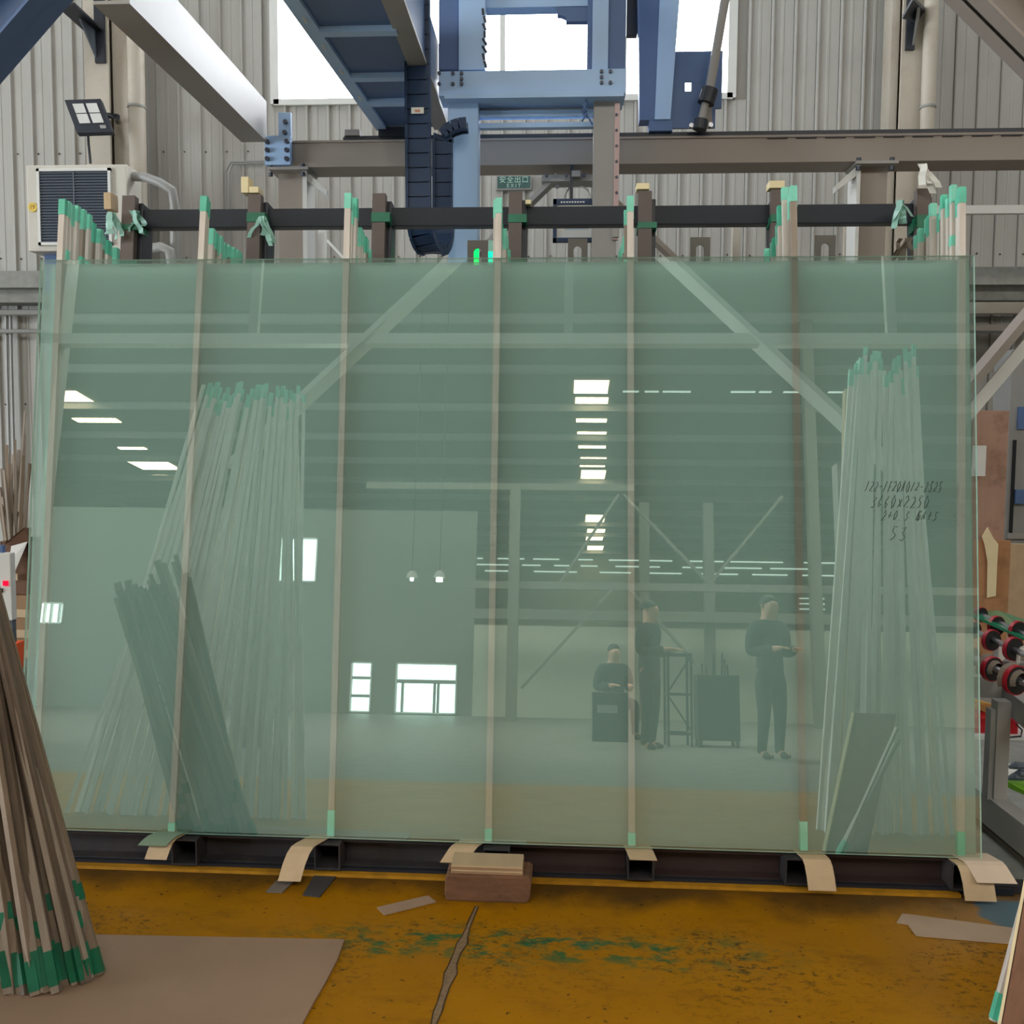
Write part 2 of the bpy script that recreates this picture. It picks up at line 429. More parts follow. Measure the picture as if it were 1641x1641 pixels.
def panel_mesh(h):
    m = MB(); w_ = PITCH; pr = [(0, 0.03), (0, -0.022), (0.008, -0.03), (0.022, -0.03), (0.032, -0.006), (0.09, -0.006), (0.095, -0.010), (0.115, -0.010), (0.12, -0.006), (w_ - 0.004, -0.006), (w_ - 0.004, 0.03)]
    k = len(pr)
    m.add([(x, y, 0) for x, y in pr] + [(x, y, h) for x, y in pr], [(i, i + 1, k + i + 1, k + i) for i in range(k - 1)] + [list(range(k))[::-1], list(range(k, 2 * k))])
    return m.mesh('wall_panel')


pm = {}


def panel(x, z0, z1):
    h = round(z1 - z0, 3)
    if h not in pm: pm[h] = panel_mesh(h)
    o = link('wall_panel', pm[h], M_wall, wall); o.location = (x, WY, z0)


x = -7.6
while x < 7.6:
    panel(x, 0.0, 3.02)
    if x + PITCH > xw0 - 0.02 and x < xw1 + 0.02:
        panel(x, 3.10, zw0 - 0.03); panel(x, zw1 + 0.03, 7.98)
    else: panel(x, 3.10, 7.98)
    x += PITCH
sc_ = MB()
for zz in (3.42, 4.42, 2.0):
    x = -7.6 + 0.06
    while x < 7.6:
        sc_.cyl((x, WY - 0.016, zz + random.uniform(-0.01, 0.01)), (x, WY - 0.004, zz), 0.008, 6); x += PITCH
so = sc_.build('panel_screws', M_rackbrown, wall); so['kind'] = 'stuff'

# the clerestory window
win = struct(empty('window_1', ((xw0 + xw1) / 2, WY, zw0)))
fr = MB(); t = 0.05
fr.box(xw0 - 0.03, xw0 + t, WY - 0.05, WY + 0.10, zw0 - 0.02, zw1); fr.box(xw1 - t, xw1 + 0.03, WY - 0.05, WY + 0.10, zw0 - 0.02, zw1)
fr.box(xw0, xw1, WY - 0.05, WY + 0.10, zw0 - 0.03, zw0 + 0.025); fr.box(xw0, xw1, WY - 0.05, WY + 0.10, zw1 - 0.03, zw1 + 0.03)
fr.build('window_frame', M_trimw, win)
xm = P(806, 60, WY).x
cuts = [xw0 + 0.05, P(575, 60, WY).x, xm, P(1000, 60, WY).x, xw1 - 0.05]
for c in cuts[1:-1]:
    MB().box(c - 0.025, c + 0.025, WY - 0.04, WY + 0.08, zw0 + 0.02, zw1 - 0.02).build('mullion', M_trimw, win)
for a, b_ in zip(cuts[:-1], cuts[1:]):
    MB().box(a, b_, WY + 0.04, WY + 0.046, zw0 + 0.02, zw1 - 0.02).build('pane', M_sky, win)

# other walls and the roof
wl = MB(); GY0, GY1, GZ = -10.5, -2.0, 5.4          # left wall; unseen bright doorway added to light the glass from the left
wl.box(WX0 - 0.2, WX0, YEND, GY0, 0, ROOFZ); wl.box(WX0 - 0.2, WX0, GY1, WY + 0.3, 0, ROOFZ); wl.box(WX0 - 0.2, WX0, GY0, GY1, GZ, ROOFZ)
struct(wl.build('wall_left', M_hallwall))
added_gate = struct(empty('added_door_1', (WX0, (GY0 + GY1) / 2, 0)))
MB().box(WX0 - 0.15, WX0 - 0.14, GY0, GY1, 0, GZ).build('fill_light_panel', M_gatefill, added_gate)
for yy in (GY0, GY1): MB().box(WX0 - 0.1, WX0 + 0.12, yy - 0.1, yy + 0.1, 0, GZ).build('added_door_post', M_steel, added_gate)
MB().box(WX0 - 0.1, WX0 + 0.3, GY0 - 0.1, GY1 + 0.1, GZ, GZ + 0.4).build('added_roller_housing', M_steel, added_gate)
struct(MB().box(WX1, WX1 + 0.2, YEND, WY + 0.3, 0, ROOFZ).build('wall_right', M_hallwall))
wf = struct(MB().box(WX0, WX1, YEND - 0.2, YEND, 0, ROOFZ).build('wall_far', M_hallwall))
ceil = struct(MB().box(WX0, WX1, YEND, WY + 0.3, ROOFZ, ROOFZ + 0.15).build('ceiling', M_roof))
# unseen light panels added overhead; translucent roof sheets in three long runs further on
for xs in (-11.5, -7.5, -3.5, 0.5, 4.5, 8.5, 12.5):
    MB().box(xs - 0.8, xs + 0.8, 1.2, 5.2, ROOFZ - 0.03, ROOFZ - 0.005).build('roof_sheet_or_fill_panel', M_rooffill2, ceil)
    MB().box(xs - 0.8, xs + 0.8, -11.3, -6.6, ROOFZ - 0.03, ROOFZ - 0.005).build('roof_sheet_or_fill_panel', M_rooffill, ceil)
for (y0, y1) in [(-19.3, -18.3), (-20.6, -19.7), (-27.6, -26.3), (-29.5, -28.2), (-22.0, -21.7), (-23.4, -23.1), (-25.0, -24.75), (-31.6, -31.3), (-40, -36), (-44.5, -41), (-49, -45.5)]:
    xa = 0.42 + (-y0 - 18) * 0.035
    MB().box(xa, xa + 0.85, y0, y1, ROOFZ - 0.03, ROOFZ - 0.005).build('roof_sheet_or_fill_panel', M_warmsky, ceil)
for (x0, x1, y0, y1) in [(-14.2, -13.4, -18.2, -17.8), (-14.0, -12.6, -20.6, -19.3), (-14.1, -12.8, -22.3, -21.9), (-14.3, -13.2, -24.0, -23.75), (-14.4, -13.5, -25.6, -25.35), (-15.0, -13.6, -28.6, -26.6), (-15.1, -14.5, -30.2, -29.6)]:
    MB().box(x0, x1, y0, y1, ROOFZ - 0.03, ROOFZ - 0.005).build('roof_sheet_or_fill_panel', M_warmsky, ceil)
for (x0, x1) in [(1.7, 2.1), (2.25, 2.6), (2.7, 3.4), (4.4, 5.0), (5.1, 5.4), (5.7, 6.6), (6.8, 7.7)]:
    for (y0, y1) in [(-19.2, -19.12), (-20.5, -20.4)]:
        MB().box(x0, x1, y0, y1, ROOFZ - 0.03, ROOFZ - 0.005).build('roof_sheet_or_fill_panel', M_paleband, ceil)
# purlins and rafters of the hall behind the camera
for k in range(12):
    y = -14.0 - 3.1 * k
    MB().ibeam((WX0, y, ROOFZ - 0.14), (WX1, y, ROOFZ - 0.14), 0.1, 0.2).build('purlin', M_steel, ceil)
# bright slits of the far louvred end wall
for k in range(6):
    z = 6.9 + k * 0.36 - 0.6 * (k == 0) * 0
    if z > 7.9: break
    x = -13.0 + random.uniform(0, 1)
    while x < 17:
        l_ = random.uniform(0.8, 3.0)
        MB().box(x, x + l_, YEND + 0.01, YEND + 0.05, z, z + 0.07).build('louvre_slit', M_paleband, wf); x += l_ + random.uniform(0.3, 1.4)
for k, (x, z) in enumerate([(13.5, 5.6), (13.5, 5.3), (13.5, 5.0), (15.8, 5.6), (15.8, 5.2)]):
    MB().box(x, x + 1.4, YEND + 0.01, YEND + 0.05, z, z + 0.05).build('louvre_slit', M_paleband, wf)

# partition of the hall behind the camera, with its low glazed doors and windows
PY = -16.0
rects = [(-4.17, -3.72, 0.02, 1.06), (-3.22, -1.93, 0.02, 1.06), (-5.85, -5.02, 2.72, 3.68), (-11.1, -10.5, 1.74, 2.2), (-9.12, -8.72, 1.75, 2.1)]
xs = sorted({-18.9, -1.6} | {v for r_ in rects for v in r_[:2]})
pw = MB()
for a, b_ in zip(xs[:-1], xs[1:]):
    hs = sorted([(r_[2], r_[3]) for r_ in rects if r_[0] <= a + 1e-6 and r_[1] >= b_ - 1e-6]); z = 0.0
    for (z0, z1) in hs:
        if z0 > z: pw.box(a, b_, PY - 0.15, PY, z, z0)
        z = z1
    pw.box(a, b_, PY - 0.15, PY, z, 4.3)
wfr = struct(pw.build('wall_front', mat('hall_sheet_dark', (112, 112, 102), 0.8, var=0.08)))
low = struct(MB().box(-1.6, 9.0, PY - 0.15, PY, 0.0, 1.88).build('wall_front_low', M_hallwall))
for i, (a, b_, z0, z1) in enumerate(rects):
    o = struct(empty('window_%d' % (i + 2), ((a + b_) / 2, PY, z0)))
    MB().box(a, b_, PY - 0.10, PY - 0.09, z0, z1).build('pane', M_hallwin, o)
    f_ = MB(); t = 0.03
    f_.box(a, b_, PY - 0.08, PY + 0.02, z1 - t, z1); f_.box(a, b_, PY - 0.08, PY + 0.02, z0, z0 + t); f_.box(a, a + t, PY - 0.08, PY + 0.02, z0, z1); f_.box(b_ - t, b_, PY - 0.08, PY + 0.02, z0, z1)
    f_.build('window_frame', M_trimw, o)
    if i == 1:
        MB().box(a, b_, PY - 0.07, PY + 0.01, 0.64, 0.72).build('transom', M_steel, o)
        for q in (0.10, 0.62, 0.68): MB().box(a + (b_ - a) * q, a + (b_ - a) * q + 0.05, PY - 0.07, PY + 0.01, z0, 0.66).build('mullion', M_steel, o)
    if i == 0:
        for q in (0.33, 0.70): MB().box(a, b_, PY - 0.07, PY + 0.01, q, q + 0.06).build('transom', M_steel, o)
    if i == 3:
        for q in (0.25, 0.5, 0.8): MB().box(a + (b_ - a) * q, a + (b_ - a) * q + 0.03, PY - 0.07, PY + 0.01, z0, z1).build('mullion', M_trimw, o)
for nm, (x0, x1, z0, z1, y) in {'trim_1': (-1.6, 9.0, 2.46, 2.60, -14.0), 'trim_2': (-3.6, 1.6, 4.37, 4.50, -14.0), 'trim_3': (-1.6, 9, 1.95, 2.15, -15.0)}.items():
    struct(MB().box(x0, x1, y - 0.15, y, z0, z1).build(nm, M_roof))

# ================================================================== GLASS STACK
GW, GH = 3.66, 2.25
NR, DN, GT = 14, 0.036, 0.012
for i in range(NR):
    j = 0 if i == 0 else random.uniform(-0.012, 0.012)
    jw = 0 if i == 0 else random.uniform(-0.006, 0.0)
    c = gp(j, i * DN + GT / 2, GH / 2 + jw / 2)
    me = MB().obox(c, gv(GW / 2, 0, 0), gv(0, 0, GH / 2 + jw / 2), gv(0, GT / 2, 0)).mesh('glass_sheet')
    o = link('glass_sheet', me, [M_glassfront if i == 0 else (M_glassback if i < 4 else M_glassdeep), M_glassrim])
    for k_, f_ in enumerate(me.polygons): f_.material_index = 0 if abs(f_.normal.dot(gv(0, 1, 0))) > 0.9 else 1
    if i == 0: tag(o, 'large front sheet of greenish glass with black handwritten numbers, mirroring the hall', 'glass sheet', 'glass sheets leaning on the rack'); front_sheet = o
    else: tag(o, 'pale green glass sheet stacked behind the front sheet on the rack', 'glass sheet', 'glass sheets leaning on the rack')

# handwriting, stroke by stroke
STK = {'0': [[(.2, 0), (0, .5), (.25, 1), (.55, .6), (.45, .1), (.2, 0)]], '1': [[(.3, 1), (.15, 0)]], '2': [[(0, .8), (.3, 1), (.5, .7), (0, .05), (.6, .08)]],
       '3': [[(.05, .95), (.5, .95), (.2, .55), (.5, .3), (.3, 0), (0, .05)]], '4': [[(.3, 1), (0, .4), (.6, .45)], [(.45, .7), (.35, 0)]],
       '5': [[(.15, 1), (.1, .6), (.45, .5), (.4, .1), (0, 0)], [(.15, 1), (.55, 1)]], '6': [[(.35, 1), (.05, .4), (.2, 0), (.45, .25), (.1, .4)]],
       '7': [[(0, .95), (.5, 1), (.2, 0)]], 'x': [[(0, .1), (.5, .7)], [(.05, .75), (.5, .05)]], '-': [[(0, .45), (.5, .5)]], '+': [[(0, .45), (.55, .5)], [(.3, .8), (.25, .1)]],
       'F': [[(.1, 0), (.2, 1), (.6, 1)], [(.15, .5), (.5, .55)]], 'A': [[(0, 0), (.3, 1), (.5, 0)], [(.1, .4), (.45, .4)]], '.': [[(.1, 0), (.15, .05)]],
       '#': [[(0, .9), (.6, 1)], [(.3, 1), (.1, 0)], [(.1, .5), (.6, .55), (.55, 0), (.15, .1)], [(.3, .7), (.35, 0)]], ' ': []}


def scribble(name, body, u0, u1, w0, h):
    mb = MB(); n = len(body); st = (u1 - u0) / n
    for k, ch in enumerate(body):
        for s_ in STK.get(ch, []):
            pts = [gp(u0 + st * (k + x_ * 0.95) + (y_ * 0.012), -0.0016, w0 + (y_ - 0.5) * h + random.uniform(-.004, .004)) for x_, y_ in s_]
            mb.tube(pts, 0.0012, 4)
    return mb.build(name, M_ink, front_sheet)


scribble('handwriting', '122-1F20A012-2325', 1.415, 1.70, 1.368, 0.040)
scribble('handwriting', '3660x2250', 1.437, 1.655, 1.309, 0.045)
scribble('handwriting', '2+0.38#A+3', 1.476, 1.685, 1.259, 0.036)
scribble('handwriting', '53', 1.507, 1.575, 1.19, 0.048)

# separator strips between the sheets: 7 columns, front ones seen through the first sheet
COLS = [(-1.758, -1.772), (-1.177, -1.221), (-0.588, -0.596), (0.014, 0.011), (0.532, 0.553), (1.161, 1.191), (1.791, 1.762)]
TOPS = [[320, 323, 328, 330, 336, 344, 358, 364, 368, 378, 386, 389, 398, 406],
        [315, 322, 368, 374, 378, 380, 386, 391, 394, 398, 402, 405, 408, 410],
        [310, 326, 318, 331, 340, 366, 372, 380, 384, 390, 396, 401, 405, 408],
        [318, 322, 330, 336, 348, 360, 368, 372, 378, 384, 390, 396, 402, 406],
        [315, 320, 328, 338, 384, 388, 392, 380, 396, 398, 401, 403, 405, 407],
        [298, 306, 316, 300, 312, 330, 350, 362, 372, 382, 390, 396, 400, 404],
        [300, 316, 296, 318, 312, 330, 344, 326, 346, 352, 350, 366, 378, 398]]
ORD = ['first', 'second', 'third', 'fourth', 'fifth', 'sixth', 'seventh']


def strip(name, p0, p1, side, nrm, w_, d_, m, tapes, label, group, tm=None):
    """wooden strip from p0 (foot) to p1 (top); side and nrm give its cross axes; tapes = [(from, to) along it in metres]"""
    root = thing(name, p0, label, 'wood strip', group)
    p0, p1 = Vector(p0), Vector(p1); d = (p1 - p0); L = d.length; d.normalize()
    a = (side - d * side.dot(d)).normalized() * w_ / 2; n = d.cross(a).normalized() * d_ / 2
    MB().obox((p0 + p1) / 2, a, d * L / 2, n).build('strip_body', m, root)
    for (s0, s1) in tapes:
        mb = MB(); e = 0.0016
        mb.obox(p0 + d * (s0 + s1) / 2, a * (1 + 2 * e / w_), d * (s1 - s0) / 2, n * (1 + 2 * e / d_)); mb.build('tape_wrap', tm or random.choice([M_tape, M_tape, M_tape2]), root)
    return root


WOODS = [M_wood, M_wood, M_wood2]
for c, (ut, ub) in enumerate(COLS):
    for r in range(NR - 1):
        n0 = r * DN + GT + 0.0008; nc = r * DN + (GT + DN) / 2
        ju = 0 if r == 0 else random.uniform(-0.012, 0.012)
        Yt = gp(0, nc, 2.4).y
        # height of the top of this strip
        px_guess = 905 + (([95, 322, 556, 803, 1014, 1268, 1548][c]) - 905) / (1 + nc / 3.75)
        zt = P(px_guess, TOPS[c][r], Yt).z
        wt = (zt - ZB + nc * ST) / CT
        p0 = gp(ub + ju * 0.5, nc, 0.002); p1 = gp(ub + (ut - ub) * wt / 2.245 + ju, nc, wt)
        L = (p1 - p0).length
        tapes = [(L - random.uniform(0.045, 0.085) - 0.004, L + 0.002)]
        if r == 0: tapes = [(L - 0.06, L + 0.002), (0.004, [0.02, 0.035, 0.10, 0.05, 0.05, 0.11, 0.09][c])]
        elif random.random() < 0.3: tapes.append((L - 0.24, L - 0.20))
        lab = ('%s upright wooden strip from the left right behind the front glass sheet, green-taped ends' % ORD[c]) if r == 0 else \
              ('wooden strip with green taped top between the rear sheets, %s cluster from the left' % ORD[c])
        strip('separator_strip', p0, p1, Vector((1, 0, 0)), None, 0.024 if r == 0 else random.uniform(0.018, 0.024), DN - GT - 0.003, random.choice(WOODS), tapes, lab,
              'separator strips, %s cluster from the left' % ORD[c])

# ================================================================== GLASS RACK
NB = NR * DN + 0.01            # just behind the last sheet
rack = thing('glass_rack', (0, 0.3, 0), 'long dark steel rack that carries the leaning glass sheets', 'rack')
UPX = [-1.72, -1.13, -0.555, 0.065, 0.645, 1.23, 1.86]
for k, u in enumerate(UPX):
    nb = NB + 0.045
    top = 2.705
    mb = MB(); mb.obox(gp(u, nb + 0.07, top / 2), gv(0.036, 0, 0), gv(0, 0, top / 2), gv(0, 0.055, 0))
    mb.build('upright', M_black, rack, bevel=0.004)
    pd = MB(); pd.obox(gp(u - 0.015, nb - 0.008, top / 2 + 0.02), gv(0.03, 0, 0), gv(0, 0, top / 2), gv(0, 0.02, 0))
    pd.build('facing_board', M_rackbrown, rack)
    for z_ in (random.uniform(2.36, 2.40), random.uniform(2.56, 2.62)):
        tp = MB(); tp.obox(gp(u - 0.005, nb + 0.02, z_), gv(0.042, 0, 0), gv(0, 0, random.uniform(0.012, 0.03)), gv(0, 0.052, 0)); tp.build('tape_wrap', M_tape3, rack)
# black top tube
ytb = gp(0, NB + 0.09, 2.64)
MB().box(-1.70, 1.85, ytb.y - 0.02, ytb.y + 0.05, ytb.z - 0.045, ytb.z + 0.04).build('top_tube', M_black, rack, bevel=0.005)
# base: cross tubes with open ends, long channels, ground rail
BX = [-1.155, -0.60, 0.045, 0.585, 1.165, 1.765]
for u in BX:
    h0, h1, w2, t = 0.028, ZB - 0.012, 0.05, 0.006
    mb = MB(); y0, y1 = -0.025, 1.25
    mb.box(u - w2, u + w2, y0, y1, h1 - t, h1); mb.box(u - w2, u + w2, y0, y1, h0, h0 + t)
    mb.box(u - w2, u - w2 + t, y0, y1, h0 + t, h1 - t); mb.box(u + w2 - t, u + w2, y0, y1, h0 + t, h1 - t)
    mb.build('cross_tube', M_rackdark, rack)
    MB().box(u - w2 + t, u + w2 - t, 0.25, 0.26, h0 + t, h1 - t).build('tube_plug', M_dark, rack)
seg = [-1.80] + BX + [1.80]
for a, b_ in zip(seg[:-1], seg[1:]):
    if b_ - a < 0.12: continue
    a2 = a + (0.052 if a > -1.8 else 0); b2 = b_ - (0.052 if b_ < 1.8 else 0)
    mb = MB(); mb.box(a2, b2, 0.07, 0.078, 0.03, ZB - 0.014); mb.box(a2, b2, 0.02, 0.078, 0.022, 0.03); mb.box(a2, b2, 0.02, 0.078, ZB - 0.02, ZB - 0.014)
    mb.build('base_channel', M_rackdark if a < 0 else M_rackmaroon, rack)
MB().box(-1.85, 1.95, 0.0, 0.10, 0.004, 0.026).build('ground_rail', M_black, rack)
MB().box(-1.85, 1.75, -0.03, 0.0, 0.002, 0.014).build('rail_edge', mat('worn_yellow_edge', (176, 124, 22), 0.6, var=0.3, scale=20), rack)
# sloping shelf the glass stands on
MB().obox(gp(0, 0.27, -0.006), gv(1.80, 0, 0), gv(0, 0.25, 0), gv(0, 0, 0.004)).build('support_shelf', M_rackdark, rack)

# cream packing pieces stuck on the rack tops
for (x0, y0, x1, y1, k) in [(386, 280, 398, 306, 0), (399, 296, 414, 306, 1), (1020, 294, 1041, 304, 2), (1233, 288, 1258, 300, 3), (842, 297, 851, 304, 4), (166, 308, 178, 335, 5)]:
    b_ = pxbox(x0, y0, x1, y1, ytb.y - 0.06, 0.07); zp = gp(0, NB + 0.04, 2.735).z if k in (0, 1, 2, 3) else ytb.z + 0.04
    if k < 5: b_ = b_[:4] + (zp + 0.001, zp + 0.001 + b_[5] - b_[4])
    lab = ['upright cream card piece above the second rack post', 'flat cream card piece beside the upright one on the rack', 'cream card pad on the fifth rack post', 'cream card pad on the sixth rack post',
           'tiny cream pad on the black top tube near the middle', 'tan wood block at the left end of the rack top'][k]
    tag(MB().box(*b_).build('packing_pad', M_cream if k < 5 else M_veneer, bevel=0.003), lab, 'packing pad')
for (cx, cyy, k) in [(178, 358, 0), (215, 355, 1), (1478, 282, 2), (1450, 400, 3), (419, 365, 4), (1445, 340, 5)]:
    c = P(cx, cyy, ytb.y - 0.10); mb = MB()
    for q in range(5):
        a = random.uniform(-.6, .6); L_f = random.uniform(.05, .11); p = c + Vector((random.uniform(-.02, .02), random.uniform(-.01, .01), .05)); pts = [p]
        for z_ in range(5):
            p = p + Vector((math.sin(a) * L_f / 4 + random.uniform(-.008, .008), random.uniform(-.014, .014), -math.cos(a) * L_f / 4)); pts.append(p)
        mb.ribbon(pts, (random.uniform(.008, .016), random.uniform(-.01, .01), 0), .0012)
    labs = ['crumpled green film left of the first rack post', 'crumpled green film right of the first rack post', 'torn clear film hanging from the gantry beam at right', 'crumpled brown film beside the last rack post',
            'green film scrap hanging behind the second rack post', 'green film scrap left of the last rack post']
    tag(mb.build('film_scrap', M_veneer2 if k == 3 else (M_paper if k == 2 else M_film)), labs[k], 'film scrap')

# bent veneer pads below the glass
def veneer(name, u, y_front, w_, drop, skew, m, label, lift=0.0, straight=False):
    pts = []
    for q in range(9):
        t_ = q / 8
        y = 0.05 - t_ * (0.05 - y_front); z = ZB - 0.006 + lift - (drop * max(0, (t_ - 0.56) / 0.44) ** (1.0 if straight else 2.0))
        pts.append((u + skew * t_, y, z))
    o = MB().ribbon(pts, (w_ / 2, 0, 0), 0.003).build(name, m); return tag(o, label, 'veneer pad', 'bent veneer pads under the glass')


veneer('veneer_pad', -1.19, -0.075, 0.085, 0.065, -0.055, M_veneer, 'short curled veneer pad under the second strip from the left')
veneer('veneer_pad', -1.20, -0.07, 0.11, 0.020, -0.06, mat('greenish_veneer', (120, 140, 116), 0.6), 'dull green card poking out under the second strip', 0.006)
veneer('veneer_pad', -0.63, -0.13, 0.085, 0.105, -0.085, M_veneer, 'long curled veneer pad under the third strip from the left')
veneer('veneer_pad', -0.04, -0.085, 0.10, 0.035, -0.07, M_veneer, 'flat tan veneer pad under the middle strip, above the wood block', 0.0, True)
veneer('veneer_pad', 0.57, -0.07, 0.10, 0.008, 0.02, M_veneer, 'thin veneer pad lying on the open tube end right of the middle', 0.0, True)
veneer('veneer_pad', 1.205, -0.085, 0.10, 0.095, 0.03, M_veneer, 'curled veneer pad under the sixth strip, second from the right corner')
veneer('veneer_pad', 1.765, -0.085, 0.11, 0.11, 0.03, M_veneer, 'lower of two veneer pads under the right corner of the glass', -0.004)
veneer('veneer_pad', 1.80, -0.085, 0.14, 0.05, 0.05, mat('pale_veneer', (214, 192, 168), 0.6), 'upper pale veneer pad under the right corner of the glass', 0.004, True)
# ================================================================== GANTRY AND STEELWORK BEHIND THE GLASS
GY = 2.9


def bolts(parent, pts, Y, r=0.012, d=0.02, m=None):
    for (x, y) in pts:
        c = P(x, y, Y); MB().cyl(c, c - Vector((0, d, 0)), r, 6).build('bolt', m or M_bolt, parent)


# rear beam with its rail
gb = thing('gantry_beam', P(1000, 275, GY), 'long taupe steel beam with a dark rail on top, crossing behind the rack', 'steel beam')
zt, zb_ = P(1000, 219, GY).z, P(1000, 264, GY).z
x0, x1 = P(455, 250, GY).x, 6.2
mb = MB(); mb.box(x0, x1, GY, GY + 0.2, zt - 0.014, zt); mb.box(x0, x1, GY - 0.02, GY + 0.22, zb_, zb_ + 0.03); mb.box(x0, x1, GY + 0.01, GY + 0.17, zb_ + 0.03, zt - 0.014)
mb.build('beam_body', M_taupe, gb)
xr = P(548, 215, GY).x
mb = MB(); mb.box(xr, x1, GY + 0.03, GY + 0.15, zt, zt + 0.028); mb.box(xr, x1, GY + 0.06, GY + 0.12, zt + 0.028, zt + 0.045); mb.build('rail', M_black, gb)
MB().box(*pxbox(552, 207, 576, 217, GY + 0.02, 0.1)).build('end_stop', M_steel, gb, bevel=0.004)
mb = MB()
k = 0; xx = P(1230, 222, GY).x
while xx < x1:
    mb.box(xx, xx + 0.13, GY - 0.003, GY + 0.01, zt - 0.022, zt - 0.016); xx += 0.185
mb.build('rail_clamps', M_rackdark, gb)['kind'] = 'stuff'
# end plate with bolts and longitudinal girder towards the camera
ep = thing('end_plate', P(445, 262, GY), 'blue-grey bolted steel plate at the left end of the gantry beam', 'steel plate')
MB().box(*pxbox(424, 217, 465, 264, GY - 0.05, 0.05)).build('plate', M_bluehaze, ep, bevel=0.003)
MB().box(*pxbox(446, 180, 466, 222, GY - 0.04, 0.03)).build('side_plate', M_bluehaze, ep, bevel=0.003)
bolts(ep, [(429, 228), (460, 227), (429, 241), (460, 241), (429, 255), (460, 255), (458, 196), (457, 213)], GY - 0.05, 0.016, m=M_bolt)
lg = thing('runway_girder', P(448, 200, GY), 'pale steel girder running overhead from the bolted plate to the upper left', 'steel beam')
zc = P(440, 200, GY).z; xc = P(432, 200, GY).x
mb = MB(); h = 0.26; wd_ = 0.17
mb.box(xc - wd_, xc, 0.88, GY - 0.06, zc - 0.13, zc - 0.115); mb.box(xc - wd_, xc, 0.88, GY - 0.06, zc + 0.115, zc + 0.13); mb.box(xc - 0.014, xc, 0.88, GY - 0.06, zc - 0.115, zc + 0.115)
mb.build('girder_body', M_steel, lg)

# gantry columns
for k, (xa, xb, lab) in enumerate([(436, 492, 'left grey gantry column with cap plate below the beam'), (1372, 1430, 'right grey gantry column with cap plate below the beam')]):
    a, b_ = P(xa, 330, GY).x, P(xb, 330, GY).x
    t_ = thing('gantry_column', ((a + b_) / 2, GY + 0.1, 0), lab, 'steel column', 'gantry columns')
    zc_ = zb_ - 0.02
    fl_ = 0.03 if k == 0 else 0.022
    mb = MB(); mb.box(a + fl_, b_ - fl_, GY + 0.05, GY + 0.19, 0.02, zc_); mb.build('column_body', M_taupe, t_)
    mb = MB(); mb.box(b_ - fl_ if k == 0 else a, b_ if k == 0 else a + fl_, GY + 0.0, GY + 0.2, 0.02, zc_); mb.build('flange', M_trimw, t_)
    MB().box(a - 0.02 if k else a - 0.01, b_ + 0.02, GY - 0.04, GY + 0.2, zc_, zc_ + 0.02).build('cap_plate', M_steel, t_, bevel=0.003)
    MB().box(a - 0.05, b_ + 0.05, GY - 0.05, GY + 0.25, 0.0, 0.02).build('base_plate', M_steel, t_)
    for xx in (a + 0.0, b_ - 0.02):
        for zz in (zc_ - 0.025, zc_ + 0.03): MB().cyl((xx, GY - 0.02, zz - 0.012), (xx, GY - 0.02, zz + 0.012), 0.016, 6).build('bolt', M_bolt, t_)
    s_ = 1 if k == 0 else -1; e_ = b_ if k == 0 else a
    mb = MB(); mb.prism([(e_, GY + 0.02, zc_), (e_ + s_ * 0.13, GY + 0.02, zc_ - 0.12), (e_ + s_ * 0.13, GY + 0.02, zc_ - 0.16), (e_, GY + 0.02, zc_ - 0.06)], (0, 0.06, 0)); mb.build('gusset', M_trimw, t_)

# Λ brace of the portal
br = thing('portal_brace', P(925, 290, GY), 'grey inverted V brace under the middle of the gantry beam', 'steel brace')
apx = P(912, 288, GY + 0.1)
MB().box(*pxbox(868, 280, 955, 290, GY + 0.02, 0.16)).build('apex_plate', M_steel, br)
MB().bar(P(893, 284, GY + 0.12), P(690, 480, GY + 0.12), 0.03, 0.14, (0, 1, 0)).build('brace_bar', M_steel, br)
MB().bar(P(943, 284, GY + 0.12), P(1190, 520, GY + 0.12), 0.03, 0.14, (0, 1, 0)).build('brace_bar', M_taupe, br)
mb = MB(); c = P(925, 318, GY + 0.15)
ring = [c + Vector((math.cos(t_) * 0.085, 0, math.sin(t_) * 0.085)) for t_ in [math.pi * q / 10 for q in range(11)]]
mb.tube(ring, 0.006, 6); mb.build('hoop', M_trimw, br)
MB().box(*pxbox(916, 273, 930, 283, GY - 0.02, 0.04)).build('clamp', M_steel, br)
bolts(br, [(876, 282), (908, 281), (936, 281), (893, 300)], GY + 0.0, 0.012, m=M_bolt)

# inclined near beams in the top corners
for nm_, pa, pb, lab in [('left', (800, -826), (-1019, 1270), 'dark inclined steel beam cutting the top left corner'), ('right', (900, -645), (2815, 1270), 'wide inclined steel beam cutting the top right corner')]:
    t_ = thing('portal_rafter', P(*pb, 1.0), lab, 'steel beam', 'inclined near beams')
    a, b_ = P(*pa, 1.0), P(*pb, 1.0); d = (b_ - a).normalized(); s_ = Vector((0, 1, 0)); n_ = d.cross(s_)
    if n_.z < 0: n_ = -n_
    wd_ = 0.30
    mb = MB()
    mb.obox((a + b_) / 2 + n_ * 0.10 + s_ * 0.0, d * (b_ - a).length / 2, n_ * 0.10, s_ * 0.012)       # web facing us
    mb.obox((a + b_) / 2 + n_ * 0.006 - s_ * 0.0, d * (b_ - a).length / 2, n_ * 0.006, s_ * 0.11)
    mb.obox((a + b_) / 2 + n_ * 0.20, d * (b_ - a).length / 2, n_ * 0.006, s_ * 0.11)
    mb.build('beam_body', M_bluedark if nm_ == 'left' else M_taupe, t_)

